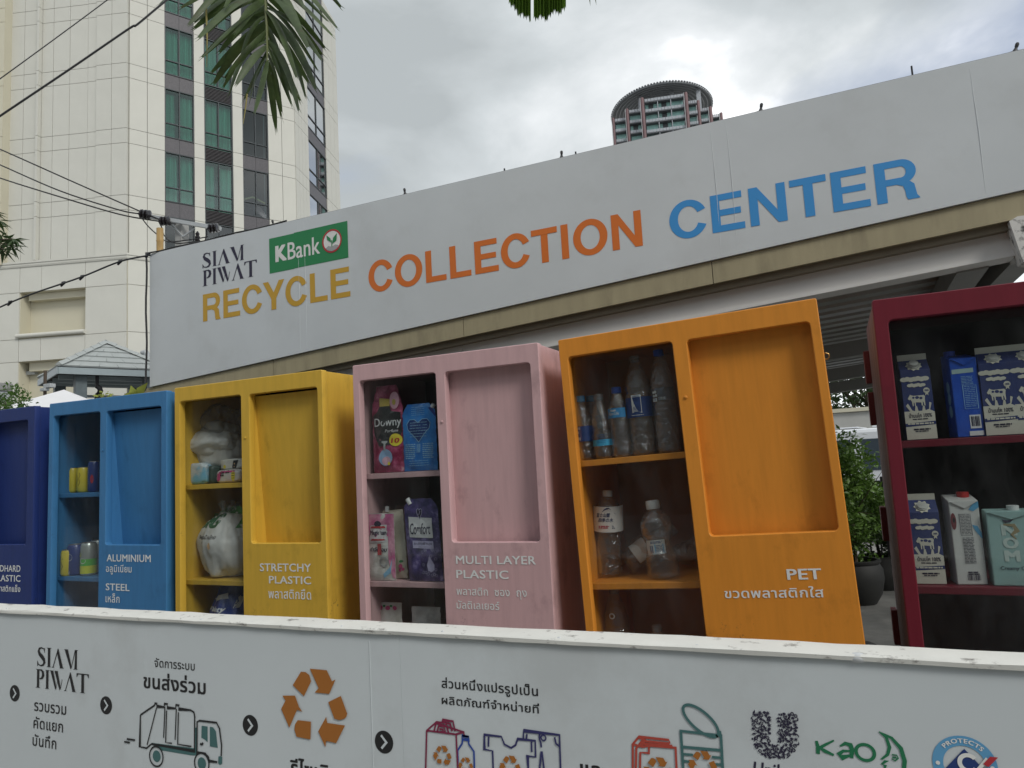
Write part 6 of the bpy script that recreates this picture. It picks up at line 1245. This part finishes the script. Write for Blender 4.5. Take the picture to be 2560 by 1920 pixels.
# fan palm leaf tip at the top
fo=at(1345,-60,3.); fan=thing('fan_palm_leaf','pleated fan palm leaf tip with pale slit hanging from the top edge right of centre','palm leaf',fo)
def fanseg(x0,x1,yb0,yb1,flip):
    mb=MB(); a=at(x0,-80,3.);b=at((x0+x1)/2,-80,3.02+.02*flip);c=at(x1,-80,3.); d_=at(x0,yb0,2.98);e=at((x0+x1)/2,(yb0+yb1)/2+6,3.0+.02*flip);f_=at(x1,yb1,2.98)
    g_=at(x0+(x1-x0)*.25,yb0-7,2.99); h_=at(x0+(x1-x0)*.75,yb1-6,2.99)
    mb.add([q-fo for q in (a,b,c,d_,g_,e,h_,f_)],[(0,1,5,4),(0,4,3),(1,2,6,5),(2,7,6)]); mb.build('leaf_blade',m_fan,fan)
edge=[(1272,11),(1283,18),(1290,28),(1297,42),(1305,38),(1313,46),(1320,45),(1327,57)]; 
for (x0,y0),(x1,y1) in zip(edge[:-1],edge[1:]): fanseg(x0,x1,y0,y1,1)
edge=[(1334,48),(1344,50),(1350,43),(1358,47),(1367,54),(1372,43),(1381,36),(1386,30),(1393,34),(1400,37),(1407,26),(1415,22)]
for (x0,y0),(x1,y1) in zip(edge[:-1],edge[1:]): fanseg(x0,x1,y0,y1,1)
for x0,x1,y1 in ((1462,1476,16),(1474,1491,14)):
    mb=MB(); b_=at(x0,-60,3.); mb.add([Vector(),at(x0+12,-60,3.)-b_,at(x1,y1,3.)-b_],[(0,1,2)]); mb.build('leaf_blade',m_palm,fan,loc=b_-fo)
# mango-like twig at the left edge
m_leafd=mat('dark_leaf',(.045,.085,.022),.45,var=.4,scale=20,trans=.3); m_leafm=mat('mid_leaf',(.07,.14,.025),.5,var=.45,scale=14,trans=.35); m_bark=mat('bark',(.08,.06,.045),.9,var=.3,scale=12); m_leafb=mat('bright_leaf',(.11,.20,.035),.45,var=.5,scale=9,trans=.35); m_leafy=mat('yellow_green_leaf',(.30,.34,.06),.5,var=.3,scale=10,trans=.35)
def whorl(mb,c,n,L_,rnd,droop=.25,asp=.2):
    for k in range(n):
        a=2*PI*k/n+rnd.uniform(-.3,.3); d=Vector((math.cos(a),math.sin(a),rnd.uniform(-.9,.7)-droop)).normalized(); s=d.cross(Vector((0,0,1))).normalized(); l_=L_*rnd.uniform(.7,1.2); w_=l_*asp; mb.add([c,c+d*l_*.4+s*w_*.5,c+d*l_-Vector((0,0,l_*.18)),c+d*l_*.4-s*w_*.5,c+d*l_*.5-Vector((0,0,.01))],[(0,1,4),(1,2,4),(0,4,3),(4,2,3)])
mo=at(-30,600,5.); twig=thing('leafy_branch','dark green leafy tree branch entering at the left edge beside the hotel','branch',mo); rnd=random.Random(2); mb=MB(); st=MB()
for (x,y) in ((-20,530),(-5,550),(5,590),(20,600),(35,598),(28,615),(8,625),(-15,570),(-10,610)):
    c=at(x,y,5+rnd.uniform(-.15,.15))-mo; whorl(mb,c,13,.10,rnd); st.tube([Vector((0,0,0)),c],.005,4,cap=False)
mb.build('leaves',m_leafd,twig); st.build('stem',m_bark,twig)
def bush(name,label,cat,base,c,rad,n,size,mt,seed,trunk=.03,group=None,asp=.45,holes=.35):
    t=thing(name,label,cat,base,group=group); c=Vector(c); off=Vector((seed*1.7,0,0))
    def fn(r):
        for _ in range(30):
            d=Vector((r.gauss(0,1),r.gauss(0,1),r.gauss(0,1))).normalized()*(r.random()**.4)
            p=Vector((d.x*rad[0],d.y*rad[1],d.z*rad[2])); k=noise.noise((p+c)*2.6/max(rad)*.8+off)
            if k>-holes+.25*d.length and d.length<1-.35*max(0,noise.noise(d*2.5+off)): return c+p
        return None
    leafcloud(n,fn,size,seed,asp).build('foliage',mt,t)
    st=MB(); r=random.Random(seed)
    st.tube([Vector((0,0,0)),c*.5,c],[trunk,trunk*.8,trunk*.3],7)
    for k in range(9):
        a=c*r.uniform(.35,.8); st.tube([a,a.lerp(c+Vector((r.uniform(-.8,.8)*rad[0],r.uniform(-.8,.8)*rad[1],r.uniform(-.5,.8)*rad[2])),.9)],[trunk*.35,trunk*.1],5,cap=False)
    st.build('stem',m_bark,t,True); return t
p=at(5,1010,7.); bush('shrub','bright green leafy shrub at the left edge beside the white tent','shrub',(p.x,p.y,0),(-.05,0,p.z-.15),(.34,.34,.42),2600,.045,m_leafm,3)
p=at(262,1030,8.); bush('shrub','small yellow green shrub tip between the tent and the kiosk','shrub',(p.x,p.y,0),(0,0,p.z-.12),(.16,.16,.38),500,.05,m_leafy,5)
pl=at(325,1010,5.6); t=thing('potted_plant','plant with broad yellow green leaves beside the left end of the canopy','plant',(pl.x,pl.y,0)); mb=MB()
for (x,y,L_,a) in ((352,975,.11,1.2),(328,968,.12,1.7),(318,985,.13,2.6),(310,990,.12,3.0),(345,990,.08,1.5),(365,962,.12,1.0),(335,985,.10,.8)):
    b_=at(335,1000,5.6); tip=at(x,y,5.6+.05*math.sin(a*5)); d=(tip-b_); s=d.cross(CF).normalized()*.035; b0=b_-Vector((pl.x,pl.y,0)); 
    MB().add([b0,b0+d*.5+s+Vector((0,0,.01)),b0+d*1.15,b0+d*.5-s+Vector((0,0,.01)),b0+d*.55],[(0,1,4),(1,2,4),(0,4,3),(4,2,3)]).build('leaf',m_leafy,t)
MB().tube([(0,0,0),(0,0,pl.z-.2),at(335,1000,5.6)-Vector((pl.x,pl.y,0))],.012,6).build('stem',m_bark,t)
# lamp post bits and wall camera left of the kiosk
p=at(112,1010,14); t=thing('lamp_post','thin brown post with small grey flood lamp in front of the hotel podium','lamp',(p.x,p.y,0)); top=at(112,925,14).z
MB().tube([(0,0,0),(0,0,top)],.03,8).build('post',m_bark,t); q=at(122,965,14)-Vector((p.x,p.y,0)); MB().box(q.x-.08,q.x+.12,q.y-.06,q.y+.06,q.z-.04,q.z+.04).build('lamp_head',m_galv,t,bevel=.01); q=at(112,974,14)-Vector((p.x,p.y,0)); MB().box(q.x-.08,q.x+.07,q.y-.05,q.y+.05,q.z-.03,q.z+.03).build('lamp_head',m_galv,t,bevel=.01)
q=TB2.inverted()@onP(66,934,TB2@Vector((0,-.5,0)),U(HD+.75*PI+PI/2)); MB().box(q.x-.5,q.x+.0,-.9,-.45,q.z-.07,q.z+.12,T=TB2).build('wall_camera',m_galv,hotel,world=True)
p=at(0,970,20); o=thing('wall_lantern','grey box lantern at the left edge above the green shrub','lantern',p); MB().box(-.35,.25,-.2,.2,-.1,.12).build('lantern_cap',m_steel,o,bevel=.02); MB().box(-.3,.2,-.15,.15,-.4,-.101).build('lantern_body',m_galv,o,bevel=.02)
p=at(368,960,17.); o=thing('vent_pipe','grey vent pipe with hooked top beside the kiosk','pipe',(p.x,p.y,0)); q=[at(368,990,17)-Vector((p.x,p.y,0)),at(368,890,17)-Vector((p.x,p.y,0)),at(364,880,17)-Vector((p.x,p.y,0)),at(353,882,17)-Vector((p.x,p.y,0))]; q[0].z=0; MB().tube(q,[.08,.08,.075,.05],10).build('pipe',m_galv,o,True)
# ================================================================ GAP AT THE RIGHT: POT PLANT, RAILING, VAN, TREE
m_pot=mat('dark_clay_pot',(.012,.012,.011),.7,var=.3,scale=6); 
pq=onZ_=None
def onZ(x,y,z): r=ray(x,y); return CAM+r*((z-CAM.z)/r.z)
b_=onZ(2150,1508,0); t=thing('plant_pot','large dark glazed pot holding the shrub between the orange and maroon cabinets','pot',b_)
MB().lathe([(.15,0),(.21,.10),(.24,.24),(.235,.33),(.21,.38),(.225,.40),(.225,.42),(.19,.42),(.19,.36)],28).build('pot_body',m_pot,t,True)
bush('shrub','dense small leaved green shrub growing from the dark pot','shrub',b_+Vector((0,0,.36)),(.02,0,.66),(.42,.38,.70),5200,.062,m_leafb,31,trunk=.02,holes=.22)
b2=onZ(2215,1490,0); t=thing('plant_pot','second dark pot half hidden behind the maroon cabinet','pot',b2+Vector((0,.4,0))); MB().lathe([(.15,0),(.20,.10),(.22,.22),(.21,.33),(.215,.35),(.18,.35),(.18,.3)],24).build('pot_body',m_pot,t,True)
bush('shrub','darker fern like shrub behind the maroon cabinet edge','shrub',b2+Vector((0,.4,.3)),(-.05,0,.45),(.45,.35,.50),3500,.075,m_leafd,33,trunk=.02,asp=.3)
rl=thing('iron_railing','black iron railing with thin upright bars behind the shrub','railing',(.3,8.6,0)); 
MB().box(-1.7,1.9,-.02,.02,1.10,1.14).build('top_rail',m_noz,rl); MB().box(-1.7,1.9,-.015,.015,.12,.15).build('bottom_rail',m_noz,rl)
bm_=MB().box(-.008,.008,-.008,.008,.15,1.10).mesh('bar'); bm_.materials.append(m_noz)
for k in range(36): o=link('bar',bm_,None,rl,loc=(-1.68+.1*k,0,0))
for x in (-1.7,.1,1.9): MB().box(x-.025,x+.025,-.026,.026,0,1.18).build('rail_post',m_noz,rl)
# white van beyond
m_van=mat('van_white_paint',(.72,.74,.77),.3,var=.02,coat=.4,spec=.5); m_vgl=mat('van_dark_glass',(.05,.07,.09),.1,spec=.8); m_tyre=mat('tyre_black',(.015,.015,.015),.8)
vb=onZ(2150,1240,0); vb=Vector((.9,13.2,0)); van=thing('parked_van','white van with ribbed roof parked beyond the railing','van',vb,(0,0,R(172)))
body=[(-2.4,.35),(2.2,.35),(2.45,.5),(2.5,.85),(2.3,1.0),(1.6,1.15),(1.05,1.68),(.8,1.76),(-2.3,1.78),(-2.42,1.6)]
mb=MB(); mb.prism([Vector((x,-.85,z)) for x,z in body],(0,0,0),(0,1.7,0)); mb.build('body',m_van,van,bevel=.06)
for k in range(6): MB().box(-2.0+k*.5,-1.7+k*.5,-.6,.6,1.781,1.80).build('roof_rib',m_van,van,bevel=.01)
for s in (-1,1):
    MB().prism([Vector((x,0,z)) for x,z in ((.95,1.12),(1.5,1.12),(1.02,1.6),(.6,1.6),(.6,1.12))],(0,s*.852,0),(0,s*.858,0)).build('side_window',m_vgl,van); MB().box(-2.1,.45,min(s*.852,s*.858),max(s*.852,s*.858),1.12,1.6).build('side_window',m_vgl,van)
    for x in (-1.6,1.6): MB().lathe([(.16,-.1),(.33,-.1),(.35,-.06),(.35,.08),(.30,.1),(.1,.1)],22,T=Matrix.Translation((x,s*.80,.35))@Matrix.Rotation(R(90),4,'X')).build('wheel',m_tyre,van,True)
    MB().box(2.42,2.50,s*.62-.14,s*.62+.14,.78,.94).build('headlight',m_galv,van,bevel=.01)
MB().add([(1.58,-.72,1.18),(1.58,.72,1.18),(1.10,.66,1.63),(1.10,-.66,1.63)],[(0,1,2,3)]).build('windscreen',m_vgl,van,loc=(.012,0,.01))
lw=thing('low_wall','pale grey low wall with flat coping under the trees beyond the canopy','wall',(.0,21.,0)); MB().box(-6,6,-.15,.15,0,2.35).build('wall_body',mat('pale_grey_wall',(.42,.42,.40),.8,var=.08,scale=2,dirt=.2,dcol=(.25,.25,.23)),lw); MB().box(-6,6,-.22,.22,2.36,2.46).build('coping',m_creamy,lw)
bush('tree','green tree with open branching crown seen beneath the canopy roof','tree',Vector((.6,24.5,0)),(.5,0,3.7),(3.4,2.0,1.8),11000,.17,m_leafd,41,trunk=.16,holes=.6,asp=.4)
bush('tree','second tree with darker crown left of the gap behind the canopy','tree',Vector((-5.5,26,0)),(.0,0,4.6),(3.6,2.4,2.6),7000,.22,m_leafm,43,trunk=.25,holes=.2,asp=.4)
bush('hedge_shrub','mass of dark green leaves along the railing behind the pots','shrub',Vector((.5,8.9,0)),(.15,.15,.45),(1.3,.3,.50),5000,.07,m_leafd,45,trunk=.02,asp=.35)
# round black castor or hose end by the orange cabinet foot
o=MB().lathe([(.0,-.02),(.10,-.02),(.12,0),(.10,.02),(.0,.02)],24,T=Matrix.Rotation(R(90),4,'X')).build('trolley_wheel',m_tyre,None,True,loc=onZ(2172,1700,0)+Vector((0,0,.13))); tag(o,'black wheel on the ground just right of the orange cabinet foot','wheel')


# mist plume from the left nozzle
mv=bpy.data.materials.new('mist'); mv.use_nodes=True; t_=mv.node_tree; t_.nodes.remove(t_.nodes['Principled BSDF']); pv=t_.nodes.new('ShaderNodeVolumePrincipled'); pv.inputs['Color'].default_value=(.95,.96,.97,1)
tcn=t_.nodes.new('ShaderNodeTexCoord'); nn=t_.nodes.new('ShaderNodeTexNoise'); t_.links.new(tcn.outputs['Object'],nn.inputs[0]); nn.inputs['Scale'].default_value=14; nn.inputs['Detail'].default_value=5
mr=t_.nodes.new('ShaderNodeMapRange'); t_.links.new(nn.outputs[0],mr.inputs[0]); mr.inputs[1].default_value=.36; mr.inputs[2].default_value=.70; mr.inputs[3].default_value=0; mr.inputs[4].default_value=12
vl=t_.nodes.new('ShaderNodeVectorMath'); vl.operation='LENGTH'; t_.links.new(tcn.outputs['Object'],vl.inputs[0]); m2_=t_.nodes.new('ShaderNodeMapRange'); t_.links.new(vl.outputs['Value'],m2_.inputs[0]); m2_.inputs[1].default_value=.05; m2_.inputs[2].default_value=.36; m2_.inputs[3].default_value=1; m2_.inputs[4].default_value=0
mm=t_.nodes.new('ShaderNodeMath'); mm.operation='MULTIPLY'; t_.links.new(mr.outputs[0],mm.inputs[0]); t_.links.new(m2_.outputs[0],mm.inputs[1]); t_.links.new(mm.outputs[0],pv.inputs['Density']); t_.links.new(pv.outputs[0],t_.nodes['Material Output'].inputs['Volume'])
a=onY(676,556,4.02); b=onY(604,478,4.35); d=b-a; q=d.to_track_quat('Z','Y').to_matrix().to_4x4()
o=MB().lathe([(.004,0),(.03,d.length*.4),(.055,d.length*.75),(.05,d.length*.95),(.01,d.length)],16,T=q).build('mist_plume',mv,None,loc=a); tag(o,'fine white mist spraying up left from the first nozzle','mist',None,'stuff')
# added unseen block behind the viewpoint, keeps the glass reflections dark
ob=thing('reflection_blocker','added unseen grey block with dark panes that keeps the cabinet glass reflections dark','building',(-6,-14,0)); m_ob=mat('blocker_grey',(.11,.12,.11),.7,var=.4,scale=.5); m_ow=mat('blocker_panes',(.03,.035,.04),.3)
MB().box(-42,36,-6,0,0,11.2).build('wall',m_ob,ob)
for j in range(3):
    for i in range(18): MB().box(-40+i*4.2,-37.4+i*4.2,.001,.06,1.5+j*3.6,3.9+j*3.6).build('window',m_ow,ob)
